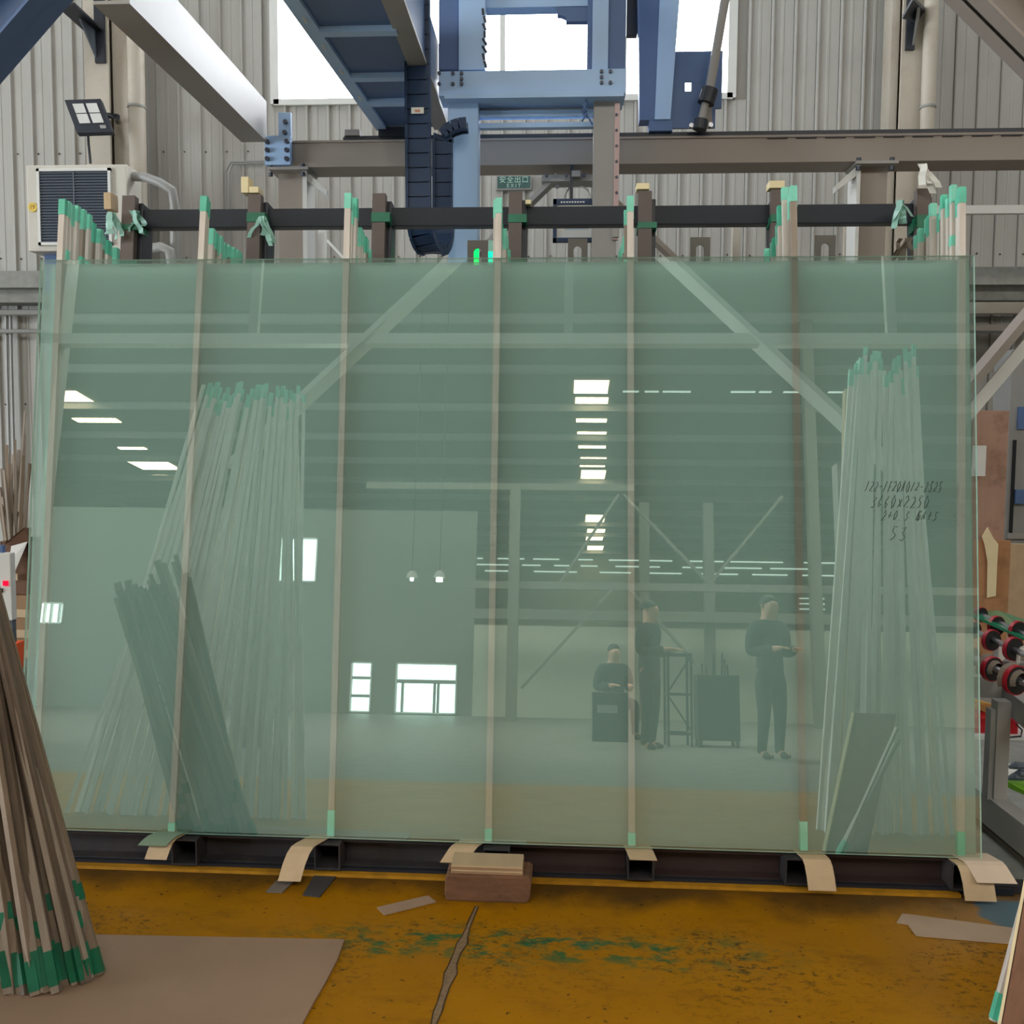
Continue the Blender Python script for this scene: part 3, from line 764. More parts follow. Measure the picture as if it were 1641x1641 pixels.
# right side brace outside the glass
MBr = thing('side_brace', P(1565, 560, 3.0), 'slanting grey brace rising to the right beside the glass edge', 'steel brace')
MB().bar(P(1425, 767, 3.0), P(1842, 273, 3.0), 0.05, 0.185, (0, 1, 0)).build('brace_bar', M_taupe, MBr)
e0, e1 = P(1425 + 28, 767 + 14, 2.97), P(1842 + 28, 273 + 14, 2.97)
MB().bar(e0, e1, 0.08, 0.012, (0, 1, 0)).build('edge_flange', M_trimw, MBr)

# guard frame of beige rails behind the gantry
FY = 4.3
gf = thing('guard_frame', P(1000, 340, FY), 'beige guard frame of rails and posts behind the gantry', 'guard frame')
for (xa, xb) in [(525, 5.4)]:
    a = P(525, 338, FY).x
    MB().box(a, 5.4, FY, FY + 0.05, P(900, 347, FY).z, P(900, 334, FY).z).build('rail', M_trimw, gf)
    MB().box(a, 5.4, FY, FY + 0.05, 1.10, 1.16).build('rail', M_trimw, gf)
for xx in (516, 735, 836, 1180, 1360, 1700):
    a = P(xx, 380, FY).x; MB().box(a - 0.03, a + 0.03, FY - 0.01, FY + 0.05, 0.0, P(900, 334, FY).z).build('post', M_beige if xx != 516 else M_trimw, gf)
MB().tube([P(524, 385, FY - 0.02), P(552, 415, FY - 0.02), P(600, 470, FY - 0.02)], 0.012, 6).build('stay_rod', M_trimw, gf)
MB().tube([P(502, 372, FY - 0.05), P(498, 395, FY - 0.05), P(497, 440, FY - 0.05)], 0.018, 6).build('cable', M_bluedark, gf)

# rail with slotted lugs
sr = thing('lug_rail', P(1000, 430, 1.35), 'low steel rail with slotted lifting lugs just behind the glass top', 'steel rail')
zr = P(900, 424, 1.35).z
MB().box(-1.5, 2.1, 1.35, 1.40, zr - 0.06, zr).build('rail', M_steel, sr)
for xx in (-1.45, 2.05): MB().box(xx - 0.03, xx + 0.03, 1.35, 1.41, 0.0, zr - 0.05).build('post', M_steel, sr)
for (xa, xb, ya) in [(749, 782, 385), (910, 941, 382), (1106, 1138, 380), (1306, 1339, 377)]:
    a, b_, y0, y1, z0, z1 = pxbox(xa, ya, xb, 432, 1.345, 0.012)
    c = (a + b_) / 2; hw = (b_ - a) / 2; sw = hw * 0.40; zs = z1 - hw * 0.75
    outer = [(a, z0), (a, z1), (b_, z1), (b_, z0), (c + sw, z0)]
    arc = [(c + sw * math.cos(t_), zs - sw + sw * math.sin(t_)) for t_ in [math.pi * q / 8 for q in range(9)]]
    poly = outer + arc + [(c - sw, z0)]
    MB().prism([(x_, y0, z_) for x_, z_ in poly], (0, 0.012, 0)).build('slotted_lug', M_lug, sr)
lamp = thing('exit_lamp', P(775, 415, 1.9), 'small glowing green lamp peeking over the glass left of the middle', 'lamp')
b_ = pxbox(778, 385, 792, 440, 1.92, 0.04); MB().box(b_[0], b_[1], b_[2], b_[3], 0.0, b_[5]).build('lamp_post', M_film, lamp)
MB().box(*pxbox(778, 403, 791, 422, 1.90, 0.02)).build('lamp_glow', M_cyanglow, lamp)
MB().box(*pxbox(757, 393, 767, 424, 1.90, 0.02)).build('lamp_glow', M_greenglow, lamp)

# ------------------------------------------------------------------ loading robot: masts, cross beam, girders
MY = 2.35
rb = thing('loading_robot', P(850, 410, MY), 'blue-grey loading gantry robot with two masts and a bolted cross beam', 'gantry robot')
for (xa, xb, m) in [(718, 766, M_bluehaze), (950, 988, M_steel)]:
    a = P(xa, 300, MY).x; b_ = P(xb, 300, MY).x
    MB().box(a, b_, MY, MY + 0.14, 0.9, P(850, 150, MY).z).build('mast', m, rb, bevel=0.006)
a, b_, y0, y1, z0, z1 = pxbox(984, 165, 992, 384, MY - 0.02, 0.03)
MB().box(a, b_, y0, y1, z0, z1).build('linear_rail', M_pink, rb)
bolts(rb, [(988, y) for y in range(184, 384, 25)], MY - 0.02, 0.009, 0.006, m=M_bolt)
MB().box(*pxbox(981, 336, 992, 380, MY - 0.035, 0.02)).build('rail_carriage', M_steel, rb, bevel=0.004)
MB().box(*pxbox(703, 112, 1003, 152, MY - 0.06, 0.2)).build('cross_beam', M_bluehaze, rb, bevel=0.004)
MB().box(*pxbox(712, 148, 1000, 156, MY - 0.08, 0.24)).build('cross_beam_flange', M_bluehaze, rb)
bolts(rb, [(704, 118), (704, 135), (726, 118), (726, 135), (740, 118), (740, 127), (740, 135), (964, 115), (978, 115), (964, 133), (978, 133), (964, 124)], MY - 0.06, 0.011, 0.014, m=M_bolt)
for (xa, xb, m) in [(703, 735, M_bluedark), (735, 778, M_bluehaze), (942, 950, M_bluedark), (950, 976, M_bluehaze), (976, 1004, M_bluedark)]:
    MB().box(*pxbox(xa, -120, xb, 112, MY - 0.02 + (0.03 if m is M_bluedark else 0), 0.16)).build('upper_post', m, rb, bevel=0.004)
MB().box(*pxbox(770, -30, 950, 11, MY + 0.05, 0.1)).build('upper_beam', M_bluehaze, rb)
a, b_, y0, y1, z0, z1 = pxbox(893, 11, 945, 34, MY + 0.04, 0.06)
st = [(a, z1), (b_, z1), (b_, z0), (a + (b_ - a) * .27, z0), (a + (b_ - a) * .27, z0 + (z1 - z0) * .3), (a + (b_ - a) * .13, z0 + (z1 - z0) * .45), (a, z0 + (z1 - z0) * .5)]
MB().prism([(x_, y0, z_) for x_, z_ in st], (0, 0.05, 0)).build('stepped_plate', M_bluedark, rb)
MB().box(*pxbox(764, 176, 952, 186, MY + 0.06, 0.06)).build('tie_bar', M_bluehaze, rb)
MB().box(*pxbox(764, 156, 952, 176, MY + 0.10, 0.02)).build('tie_plate', M_steel, rb)
MB().box(*pxbox(764, 196, 952, 204, MY + 0.10, 0.05)).build('tie_bar', M_bluehaze, rb)
mb = MB()
for q in range(6):
    c = P(937 + random.uniform(-3, 8), 158 + q * 5, MY - 0.03); mb.tube([c, c + Vector((random.uniform(-.03, .03), -.01, -.03)), c + Vector((random.uniform(-.04, .04), 0, -.06))], 0.006, 5)
mb.build('wire_tangle', M_bluedark, rb)
mb = MB()
for q in range(8):
    c = P(775 + random.uniform(-2, 2), 14 + q * 12, MY - 0.02); mb.tube([c, P(777 + random.uniform(-3, 3), 24 + q * 12, MY - 0.02)], 0.008, 5)
mb.build('cable_run', M_black, rb)

# left overhead girder of the crane bridge (tapered box)
cg = thing('bridge_girder', P(660, 205, GY), 'broad blue-grey box girder overhead, left of the chain', 'steel girder')
z0 = P(640, 200, GY).z
a0, b0 = P(606, 203, GY).x, P(716, 190, GY).x
d_ = 1.05; a1, b1 = P(455, 0, d_).x, P(640, 0, d_).x
ex = 1.6
def lerp(p, q, t_): return p + (q - p) * t_
def gx(y): t_ = (GY - y) / (GY - d_); return lerp(a0, a1, t_), lerp(b0, b1, t_)
yn = 0.5
an, bn = gx(yn)
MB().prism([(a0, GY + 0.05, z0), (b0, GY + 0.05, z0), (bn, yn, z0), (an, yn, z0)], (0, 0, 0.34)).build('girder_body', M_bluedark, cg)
mb = MB(); mb.prism([(a0 - 0.02, GY + 0.05, z0 - 0.02), (a0 + 0.05, GY + 0.05, z0 - 0.02), (an + 0.06, yn, z0 - 0.02), (an - 0.02, yn, z0 - 0.02)], (0, 0, 0.02)); mb.build('edge_flange', M_bluehaze, cg)
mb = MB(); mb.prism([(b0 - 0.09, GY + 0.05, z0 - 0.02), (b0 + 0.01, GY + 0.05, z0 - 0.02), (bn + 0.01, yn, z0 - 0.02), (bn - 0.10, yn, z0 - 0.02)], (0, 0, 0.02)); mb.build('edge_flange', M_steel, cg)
for yy in (2.45, 2.05, 1.45, 0.9):
    a, b_ = gx(yy); MB().box(a + 0.05, b_ - 0.08, yy - 0.03, yy + 0.03, z0 - 0.03, z0).build('cross_rib', M_bluehaze, cg)
for yy in (2.35, 1.95, 1.62, 1.3):
    a, b_ = gx(yy); MB().box(a + 0.015, a + 0.025, yy - 0.03, yy + 0.03, z0 - 0.024, z0 - 0.019).build('sky_slit_patch', M_paper, cg)  # white patches painted where sky shines through slots in the girder
MB().box(*pxbox(606, 203, 650, 218, GY + 0.02, 0.14)).build('end_truck', M_black, cg, bevel=0.004)

# right overhead post group
rg = thing('bridge_tower', P(1055, 205, GY), 'tapered blue-grey steel leg standing on the rail right of the masts', 'steel leg')
zT = P(1050, -120, GY).z; zB2 = P(1055, 192, GY).z
def xat(x_, y_): return P(x_, y_, GY).x
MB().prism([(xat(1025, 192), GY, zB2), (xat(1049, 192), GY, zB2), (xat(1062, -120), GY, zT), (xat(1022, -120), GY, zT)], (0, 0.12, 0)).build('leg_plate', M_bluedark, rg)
MB().prism([(xat(1049, 192), GY - 0.01, zB2), (xat(1074, 192), GY - 0.01, zB2), (xat(1098, -120), GY - 0.01, zT), (xat(1062, -120), GY - 0.01, zT)], (0, 0.12, 0)).build('leg_box', M_bluehaze, rg)
MB().box(*pxbox(1040, 192, 1078, 210, GY + 0.0, 0.14)).build('end_truck', M_bluedark, rg, bevel=0.004)
a, b_, y0, y1, zz0, zz1 = pxbox(1075, 82, 1162, 205, GY + 0.06, 0.02)
h0 = pxbox(1098, 131, 1108, 146, GY + 0.06, 0.02)
mb = MB(); mb.box(a, h0[0], y0, y1, zz0, zz1); mb.box(h0[1], b_ - 0.02, y0, y1, (zz0 + zz1) / 2 - 0.12, zz1); mb.box(h0[0], h0[1], y0, y1, h0[5], zz1); mb.box(h0[0], h0[1], y0, y1, zz0, h0[4]); mb.box(h0[1], h0[1] + 0.16, y0, y1, zz0, (zz0 + zz1) / 2 - 0.12)
mb.build('drive_plate', M_bluedark, rg)
MB().prism([P(1105, 205, GY + 0.05), P(1140, 165, GY + 0.05), P(1142, 205, GY + 0.05)], (0, 0.02, 0)).build('web_plate', M_taupe, rg)
mb = MB(); mb.cyl(P(1172, -60, GY - 0.05), P(1136, 150, GY - 0.05), 0.03, 12); mb.cyl(P(1132, 160, GY - 0.05), P(1122, 202, GY - 0.05), 0.026, 12); mb.build('drive_shaft', M_steel, rg, smooth=True)
MB().cyl(P(1138, 143, GY - 0.05), P(1131, 166, GY - 0.05), 0.055, 12).build('coupling', M_black, rg, smooth=True); MB().cyl(P(1124, 192, GY - 0.05), P(1121, 208, GY - 0.05), 0.045, 12).build('coupling', M_black, rg, smooth=True)
bolts(rg, [(1107, 203), (1138, 202)], GY - 0.03, 0.016, 0.03, m=M_chrome)
MB().box(*pxbox(1004, -30, 1022, 57, GY + 0.1, 0.05)).build('motor_block', M_black, rg, bevel=0.006)

# drag chain: links of a hanging U loop
dc = thing('drag_chain', P(680, 390, 1.9), 'dark blue cable drag chain hanging in a long loop left of the masts', 'cable chain')
CY = 1.90
path = []
xa, za = P(668, -60, CY).x, P(668, -60, CY).z
zb2 = P(668, 340, CY).z
n = 17
for q in range(n + 1): path.append(Vector((lerp(xa, P(671, 340, CY).x, q / n), CY, lerp(za, zb2, q / n))))
xr_ = P(702, 330, CY + 0.12).x; rad = 0.16
x_start = path[-1].x
for q in range(1, 9):
    t_ = math.pi * q / 9; path.append(Vector((lerp(x_start, xr_, (1 - math.cos(t_)) / 2), CY + rad * (1 - math.cos(t_)), zb2 - math.sin(t_) * 0.175)))
ztop = P(700, 225, CY + 0.3).z
for q in range(0, 7): path.append(Vector((xr_, CY + 2 * rad, lerp(zb2, ztop, q / 6))))
for q in range(1, 6):
    t_ = math.pi / 2 * q / 5; path.append(Vector((xr_ + 0.09 * (1 - math.cos(t_)) * 1.6, CY + 2 * rad, ztop + 0.09 * math.sin(t_))))
for q in range(len(path) - 1):
    p, p2 = path[q], path[q + 1]; d = (p2 - p); L = d.length; d.normalize()
    wv = Vector((1, 0, 0)) if q < n + 16 else Vector((0, 1, 0)); wv = (wv - d * wv.dot(d)).normalized(); nv = d.cross(wv)
    hw = 0.062 if q < n + 9 else 0.05
    mb = MB(); c = (p + p2) / 2
    mb.obox(c, wv * hw, d * L * 0.46, nv * 0.022); mb.obox(c + wv * hw, wv * 0.008, d * L * 0.53, nv * 0.03); mb.obox(c - wv * hw, wv * 0.008, d * L * 0.53, nv * 0.03)
    mb.build('chain_link', M_chain, dc)
for (x_, y_) in [(667, 23), (669, 177)]:
    b_ = pxbox(x_ - 10, y_ - 5, x_ + 10, y_ + 5, CY - 0.036, 0.004); s_ = MB().box(*b_).build('sticker', M_paper, dc)
    MB().box(b_[0] + .02, b_[1] - .02, b_[2] - .001, b_[2], b_[4] + .008, b_[5] - .012).build('sticker_print', mat('orange_print', (206, 140, 110), 0.6), s_)

# ------------------------------------------------------------------ exit sign
es = thing('exit_sign', P(823, 302, 5.52), 'dark green exit sign with Chinese characters and EXIT above the rack', 'sign')
b_ = pxbox(795, 281, 852, 304, 5.52, 0.055)
MB().box(*b_).build('sign_box', M_duct, es, bevel=0.005)
MB().box(b_[0] + .012, b_[1] - .012, b_[2] - .004, b_[2], b_[4] + .012, b_[5] - .01).build('sign_face', M_signgreen, es)
cxm = (b_[0] + b_[1]) / 2; hgt = b_[5] - b_[4]
text_mesh('sign_text', '安全出口', hgt * 0.50, M_signtext, es, (cxm, b_[2] - 0.006, b_[4] + hgt * 0.66), (1, 0, 0), (0, 0, 1), 0.001, spacing=1.15)
text_mesh('sign_text', 'EXIT', hgt * 0.36, M_signtext, es, (cxm, b_[2] - 0.006, b_[4] + hgt * 0.26), (1, 0, 0), (0, 0, 1), 0.001, spacing=1.5)

# floodlights
fc = thing('floodlight', P(918, 388, 2.86), 'square dark framed floodlight hanging behind the rack top tube', 'floodlight')
fb = pxbox(886, 318, 962, 387, 2.86, 0.05); t = 0.026
mb = MB(); mb.box(fb[0], fb[1], fb[2], fb[3], fb[5] - t * 1.5, fb[5]); mb.box(fb[0], fb[1], fb[2], fb[3], fb[4], fb[4] + t); mb.box(fb[0], fb[0] + t, fb[2], fb[3], fb[4], fb[5]); mb.box(fb[1] - t, fb[1], fb[2], fb[3], fb[4], fb[5]); mb.build('frame', M_chain, fc, bevel=0.003)
MB().box(fb[0] + t, fb[1] - t, fb[2] + .012, fb[2] + .02, fb[4] + t, fb[5] - t).build('lens', M_lensgrey, fc)
mb = MB(); i_ = 0.05; A = [(fb[0] + t, fb[4] + t), (fb[1] - t, fb[4] + t), (fb[1] - t, fb[5] - t), (fb[0] + t, fb[5] - t)]; B = [(fb[0] + t + i_, fb[4] + t + i_), (fb[1] - t - i_, fb[4] + t + i_), (fb[1] - t - i_, fb[5] - t - i_), (fb[0] + t + i_, fb[5] - t - i_)]
for q in range(4):
    r_ = (q + 1) % 4; mb.add([(A[q][0], fb[2] + .010, A[q][1]), (A[r_][0], fb[2] + .010, A[r_][1]), (B[r_][0], fb[2] + .0115, B[r_][1]), (B[q][0], fb[2] + .0115, B[q][1])], [(0, 1, 2, 3)])
mb.build('reflector', M_lens, fc)
MB().bar((fb[0] + .12, 2.90, fb[5] - .05), (fb[0] + .12, 2.90, zb_ + .002), 0.02, 0.02).build('bracket', M_black, fc)
mb = MB()
for q in range(9): mb.box(fb[0] + .05 + q * .018, fb[0] + .062 + q * .018, fb[2] - .001, fb[2], fb[5] - .028, fb[5] - .018)
mb.build('frame_print', M_paper, fc)

f2 = thing('floodlight', P(145, 215, 4.85), 'small black tilted floodlight with four cells above the wall cooler', 'floodlight')
Yf = 4.85
q4 = [P(103, 160, Yf), P(161, 158, Yf), P(181, 211, Yf - 0.12), P(123, 213, Yf - 0.12)]
nv = (q4[1] - q4[0]).cross(q4[3] - q4[0]).normalized()
if nv.y > 0: nv = -nv
MB().prism(q4, -nv * 0.05).build('housing', M_black, f2, bevel=0.004)
def bil(s, t_): return (q4[0] * (1 - s) + q4[1] * s) * (1 - t_) + (q4[3] * (1 - s) + q4[2] * s) * t_
for (s0, s1) in [(.18, .48), (.55, .85)]:
    for (t0, t1) in [(.14, .42), (.45, .73)]:
        MB().prism([bil(s0, t0) + nv * .001, bil(s1, t0) + nv * .001, bil(s1, t1) + nv * .001, bil(s0, t1) + nv * .001], nv * .004).build('lens', M_lens, f2)
MB().prism([bil(.70, .80) + nv * .001, bil(.86, .80) + nv * .001, bil(.86, .90) + nv * .001, bil(.70, .90) + nv * .001], nv * .003).build('spec_label', M_duct, f2)
MB().tube([P(172, 185, Yf), P(188, 187, Yf), P(188, 193, Yf + .46)], 0.025, 8).build('bracket', M_black, f2)
MB().tube([P(141, 215, Yf - .05), P(142, 232, Yf), P(145, 262, Yf)], 0.012, 6).build('cable', M_black, f2)

# wall cooler unit
ac = thing('wall_cooler', P(125, 410, 4.6), 'beige wall cooler unit with dark louvred grille at the upper left', 'air cooler')
b_ = pxbox(42, 263, 203, 402, 4.6, 0.30)
mb = MB(); mb.box(b_[0], b_[1], b_[2] + .012, b_[3], b_[4], b_[5]); mb.build('casing', M_acbody, ac, bevel=0.012)
gbx = pxbox(61, 270, 179, 393, 4.6, 0.01); t = 0.024
mb = MB(); mb.box(gbx[0], gbx[1], 4.585, 4.613, gbx[5] - t, gbx[5]); mb.box(gbx[0], gbx[1], 4.585, 4.613, gbx[4], gbx[4] + t); mb.box(gbx[0], gbx[0] + t, 4.585, 4.613, gbx[4], gbx[5]); mb.box(gbx[1] - t, gbx[1], 4.585, 4.613, gbx[4], gbx[5]); mb.build('grille_frame', M_trimw, ac)
MB().box(gbx[0] + t, gbx[1] - t, 4.606, 4.612, gbx[4] + t, gbx[5] - t).build('grille_back', M_dark, ac)
xm_ = (gbx[0] + gbx[1]) / 2
MB().box(xm_ - .006, xm_ + .006, 4.588, 4.606, gbx[4] + t, gbx[5] - t).build('grille_bar', M_slat, ac)
ns = 25; sm = {}
for side, (xa_, xb_) in enumerate([(gbx[0] + t, xm_ - .008), (xm_ + .008, gbx[1] - t)]):
    L = xb_ - xa_
    me = MB().add([(0, 0, 0), (L, 0, 0), (L, .014, .018), (0, .014, .018), (0, .002, -.004), (L, .002, -.004), (L, .016, .014), (0, .016, .014)], [(0, 1, 2, 3), (4, 7, 6, 5), (0, 4, 5, 1), (1, 5, 6, 2), (2, 6, 7, 3), (3, 7, 4, 0)]).mesh('slat')
    for q in range(ns):
        o = link('slat', me, M_slat, ac); o.matrix_parent_inverse = ac.matrix_basis.inverted(); o.location = (xa_, 4.588, gbx[4] + t + (gbx[5] - gbx[4] - 2 * t - .02) * q / (ns - 1) + .003)
c = P(52, 332, 4.6)
st_ = MB().cyl(c + Vector((0, .011, 0)), c - Vector((0, .002, 0)), 0.04, 20).build('number_sticker', M_yellow, ac)
text_mesh('sticker_number', '19', 0.05, mat('ochre_print', (140, 104, 30), 0.6), st_, c - Vector((0, .003, 0)), (1, 0, 0), (0, 0, 1), 0.0006)
MB().box(*pxbox(72, 402, 118, 470, 4.75, 0.2)).build('duct_stub', M_bluedark, ac)
mb = MB(); mb.tube([P(203, 282, 4.75), P(232, 284, 4.7), P(255, 292, 4.66), P(276, 305, 4.66), P(280, 330, 4.7), P(280, 420, 4.8)], 0.04, 10); mb.build('upper_hose', M_duct, ac, smooth=True)
mb = MB(); mb.tube([P(203, 402, 4.75), P(235, 400, 4.7), P(258, 396, 4.66), P(272, 402, 4.66), P(276, 430, 4.7)], 0.045, 10); mb.build('lower_hose', M_duct, ac, smooth=True)

# wall columns with pipes and brackets
for k, (xa, xb, xp, r_, lab) in enumerate([(138, 176, 220, 0.075, 'left'), (1441, 1474, 1486, 0.06, 'right')]):
    t_ = thing('wall_column', (P((xa + xb) / 2, 300, 5.25).x, 5.3, 0), 'beige steel column against the %s part of the ribbed wall' % lab, 'steel column', 'wall columns')
    a, b_ = P(xa, 200, 5.2).x, P(xb, 200, 5.2).x
    mb = MB(); mb.box(a, b_, 5.2, 5.23, 0, ROOFZ - .02); mb.box((a + b_) / 2 - .01, (a + b_) / 2 + .01, 5.23, 5.5, 0, ROOFZ - .02); mb.box(a, b_, 5.5, 5.53, 0, ROOFZ - .02); mb.build('column_body', M_beige, t_)
    e0_, e1_ = (b_, P(207, 200, 5.3).x) if k == 0 else (P(1426, 100, 5.3).x, a)
    MB().box(e0_, e1_, 5.28, 5.5, 0, ROOFZ - .02).build('cladding', M_beige, t_)
    pp = thing('downpipe', (P(xp, 200, 5.3).x, 5.3, 0), 'round beige downpipe beside the %s wall column' % lab, 'pipe', 'downpipes')
    x_ = P(xp, 200, 5.12).x
    MB().cyl((x_, 5.12, 0.02), (x_, 5.12, ROOFZ - .05), r_, 16).build('pipe', M_beige, pp, smooth=True)
    mb = MB(); mb.cyl((x_, 5.12, P(xp, 170, 5.12).z - .02), (x_, 5.12, P(xp, 170, 5.12).z), r_ + .008, 16); mb.build('pipe_clamp', M_duct, pp, smooth=True)
bk = thing('wall_bracket', P(150, 100, 5.1), 'black angled steel bracket on the left wall column top', 'bracket', 'wall brackets')
MB().prism([P(88, 8, 4.75), P(120, 8, 4.75), P(167, 52, 5.2), P(135, 50, 5.2)], (0, 0, .02)).build('bracket_plate', M_black, bk)
MB().prism([P(126, 30, 4.95), P(152, 42, 5.19), P(155, 98, 5.19)], (.015, 0, 0)).build('gusset', M_slat, bk)
MB().box(*pxbox(150, -60, 166, 100, 5.17, .03)).build('back_plate', M_black, bk)
bk = thing('wall_bracket', P(1462, 78, 5.1), 'black angled steel bracket on the right wall column top', 'bracket', 'wall brackets')
MB().prism([P(1446, 30, 4.9), P(1463, 0, 4.8), P(1482, 18, 5.1), P(1470, 36, 5.19)], (0, 0, .03)).build('bracket_plate', M_black, bk)
MB().prism([P(1470, 12, 4.95), P(1474, 10, 5.18), P(1461, 75, 5.18)], (.02, 0, 0)).build('gusset', M_duct, bk)
MB().box(*pxbox(1454, -40, 1468, 79, 5.17, .03)).build('back_plate', M_black, bk)

# conduits and the ledge on the wall
cdt = thing('wall_conduit', P(365, 420, 5.5), 'pair of thin grey conduits bending across the ribbed wall', 'conduit', 'wall conduits')
for o_ in (0, 6): MB().tube([P(362 + o_, 470, 5.52), P(362 + o_, 275 + o_ / 2, 5.52), P(370 + o_ / 2, 260 + o_ / 2, 5.52), P(430, 258 + o_ / 2, 5.52)], 0.010, 6).build('conduit', M_duct, cdt)
lw = thing('wall_ledge', (0, 5.4, 3.0), 'grey rough ledge running along the wall at mid height', 'ledge')
MB().box(-7.5, 7.5, 5.22, 5.55, 3.08, P(20, 434, 5.22).z).build('ledge_top', M_concrete, lw)
MB().box(-7.5, 7.5, 5.34, 5.55, 2.96, 3.08).build('ledge_base', M_concrete, lw)
for k, (dz, r_) in enumerate([(2.88, .03), (2.70, .02)]): MB().cyl((-7.5, 5.45, dz), (7.5, 5.45, dz), r_, 8).build('pipe_run', M_duct, lw)
for k, xx in enumerate((10, 17)):
    c2 = thing('wall_conduit', (P(xx, 700, 5.5).x, 5.5, 0), ['leftmost', 'second'][k] + ' thin vertical conduit at the left edge below the ledge', 'conduit', 'wall conduits')
    MB().tube([P(xx, 505, 5.5), P(xx + 2, 600, 5.5), P(xx + 6, 760, 5.5)], .014, 6).build('conduit', M_duct, c2)
for k, (ya, yb, m) in enumerate([(484, 502, M_beige), (520, 530, M_taupe)]):
    o = MB().box(P(1540, 490, 5.0).x, 7.4, 5.0, 5.05, P(1600, yb, 5.0).z, P(1600, ya, 5.0).z).build('cable_tray', m)
    tag(o, ['pale horizontal tray on the wall right of the glass', 'brownish thin rail below the pale tray right of the glass'][k], 'cable tray')
# ================================================================== LEFT EDGE: STICKS, BOXES, CONTROL BOX
def bundle(n, foot_fn, top_fn, label, group, w_=(0.018, 0.03), d_=0.012, woods=None, tape_top=0.0, tape_bot=0.0, seed=1, tm=None):
    rnd = random.Random(seed)
    for i in range(n):
        p0, p1 = foot_fn(i / max(1, n - 1), rnd), top_fn(i / max(1, n - 1), rnd); L = (Vector(p1) - Vector(p0)).length
        tp = []
        if rnd.random() < tape_bot: a = rnd.uniform(0.0, 0.03); tp.append((a, a + rnd.uniform(0.04, 0.12)))
        if rnd.random() < tape_bot * 0.35: a = rnd.uniform(0.15, 0.25); tp.append((a, a + 0.05))
        if rnd.random() < tape_top: tp.append((L - rnd.uniform(0.06, 0.12), L + 0.001))
        strip('wood_strip', p0, p1, Vector((1, rnd.uniform(-.5, .5), 0)), None, rnd.uniform(*w_), d_, rnd.choice(woods or WOODS), tp, label, group, tm=tm)


# far bundle in a carton
bundle(16, lambda t_, r: P(8 + 30 * t_, 868, 3.0 + r.uniform(-.08, .08)), lambda t_, r: P((-6 + 56 * t_) + r.uniform(-4, 4), 700 + r.uniform(-8, 55) + (55 if t_ < .25 else 0), 3.0 + r.uniform(-.15, .15)),
       'bare wooden strip in the far bundle standing in a carton at the left edge', 'strips in the far carton', (0.014, 0.022), 0.012, [M_wood2, M_wood3, M_wood2], seed=3)
strip('wood_strip', P(30, 820, 2.98), P(40, 660, 2.95), Vector((1, 0, 0)), None, .012, .01, M_wood2, [], 'single tall strip sticking out of the far bundle at the left edge', 'strips in the far carton')
cb = thing('carton', P(25, 955, 3.0), 'open brown carton holding the far strip bundle', 'carton')
b_ = pxbox(2, 868, 46, 954, 2.85, 0.35); tk = .008
mb = MB(); mb.box(b_[0], b_[1], b_[2], b_[2] + tk, b_[4], b_[5]); mb.box(b_[0], b_[1], b_[3] - tk, b_[3], b_[4], b_[5]); mb.box(b_[0], b_[0] + tk, b_[2], b_[3], b_[4], b_[5]); mb.box(b_[1] - tk, b_[1], b_[2], b_[3], b_[4], b_[5]); mb.box(b_[0], b_[1], b_[2], b_[3], b_[4], b_[4] + tk); mb.build('carton_body', M_carddk, cb)
MB().prism([P(6, 872, 2.83), P(38, 846, 2.78), P(50, 846, 2.9), P(47, 870, 2.84)], (0, .006, 0)).build('carton_flap', M_carddk, cb)
MB().prism([P(18, 875, 2.82), P(44, 868, 2.82), P(20, 925, 2.80), P(14, 900, 2.80)], (0, .004, 0)).build('plastic_liner', M_paper, cb)
MB().box(*pxbox(19, 919, 28, 930, 2.82, .004)).build('label_patch', M_veneer, cb)
c2 = pxbox(10, 955, 46, 1062, 2.8, 0.5)
tg = thing('wooden_crate', ((c2[0] + c2[1]) / 2, 3.0, 0), 'tan crate under the open carton at the left edge', 'crate')
MB().box(c2[0] - .25, c2[1], c2[2], c2[3], 0.0, c2[5]).build('crate_body', M_card, tg, bevel=.004)
for q in range(1, 4): MB().box(c2[0] - .255, c2[1] + .004, c2[2] - .012, c2[2], c2[5] * q / 4 - .006, c2[5] * q / 4 + .05).build('crate_slat', M_veneer, tg)
kb = thing('control_box', P(5, 1060, 1.9), 'light grey control box with a glowing red button at the left edge', 'control box')
b_ = pxbox(-40, 886, 18, 994, 1.9, .05); MB().box(*b_).build('box_body', M_trimw, kb, bevel=.006)
MB().box(*pxbox(-40, 874, 4, 886, 1.91, .03)).build('box_top', M_bluedark, kb)
MB().box(*pxbox(4, 931, 12, 939, 1.89, .012)).build('red_button', M_redglow, kb, bevel=.003)
MB().box(*pxbox(-4, 943, 3, 950, 1.89, .012)).build('black_switch', M_black, kb)
MB().box(*pxbox(-40, 992, 20, 1030, 1.92, .04)).build('box_base', M_slat, kb)
b2 = pxbox(-30, 1030, 14, 1110, 1.92, .04); MB().box(b2[0], b2[1], b2[2], b2[3], 0.0, b2[5]).build('stand', M_slat, kb)
oc = thing('orange_holder', P(24, 1075, 2.3), 'small orange plastic holder beside the control box', 'holder')
b_ = pxbox(17, 1030, 29, 1074, 2.3, .08); MB().box(*b_).build('holder_body', M_orange, oc, bevel=.006); MB().box(b_[0] - .1, b_[1] + .02, b_[2] + .02, b_[3] + .2, 0, b_[4]).build('holder_foot', M_slat, oc)
mb = thing('small_parts_tray', P(25, 1110, 1.7), 'tray of small black and white parts at the left edge behind the strips', 'tray')
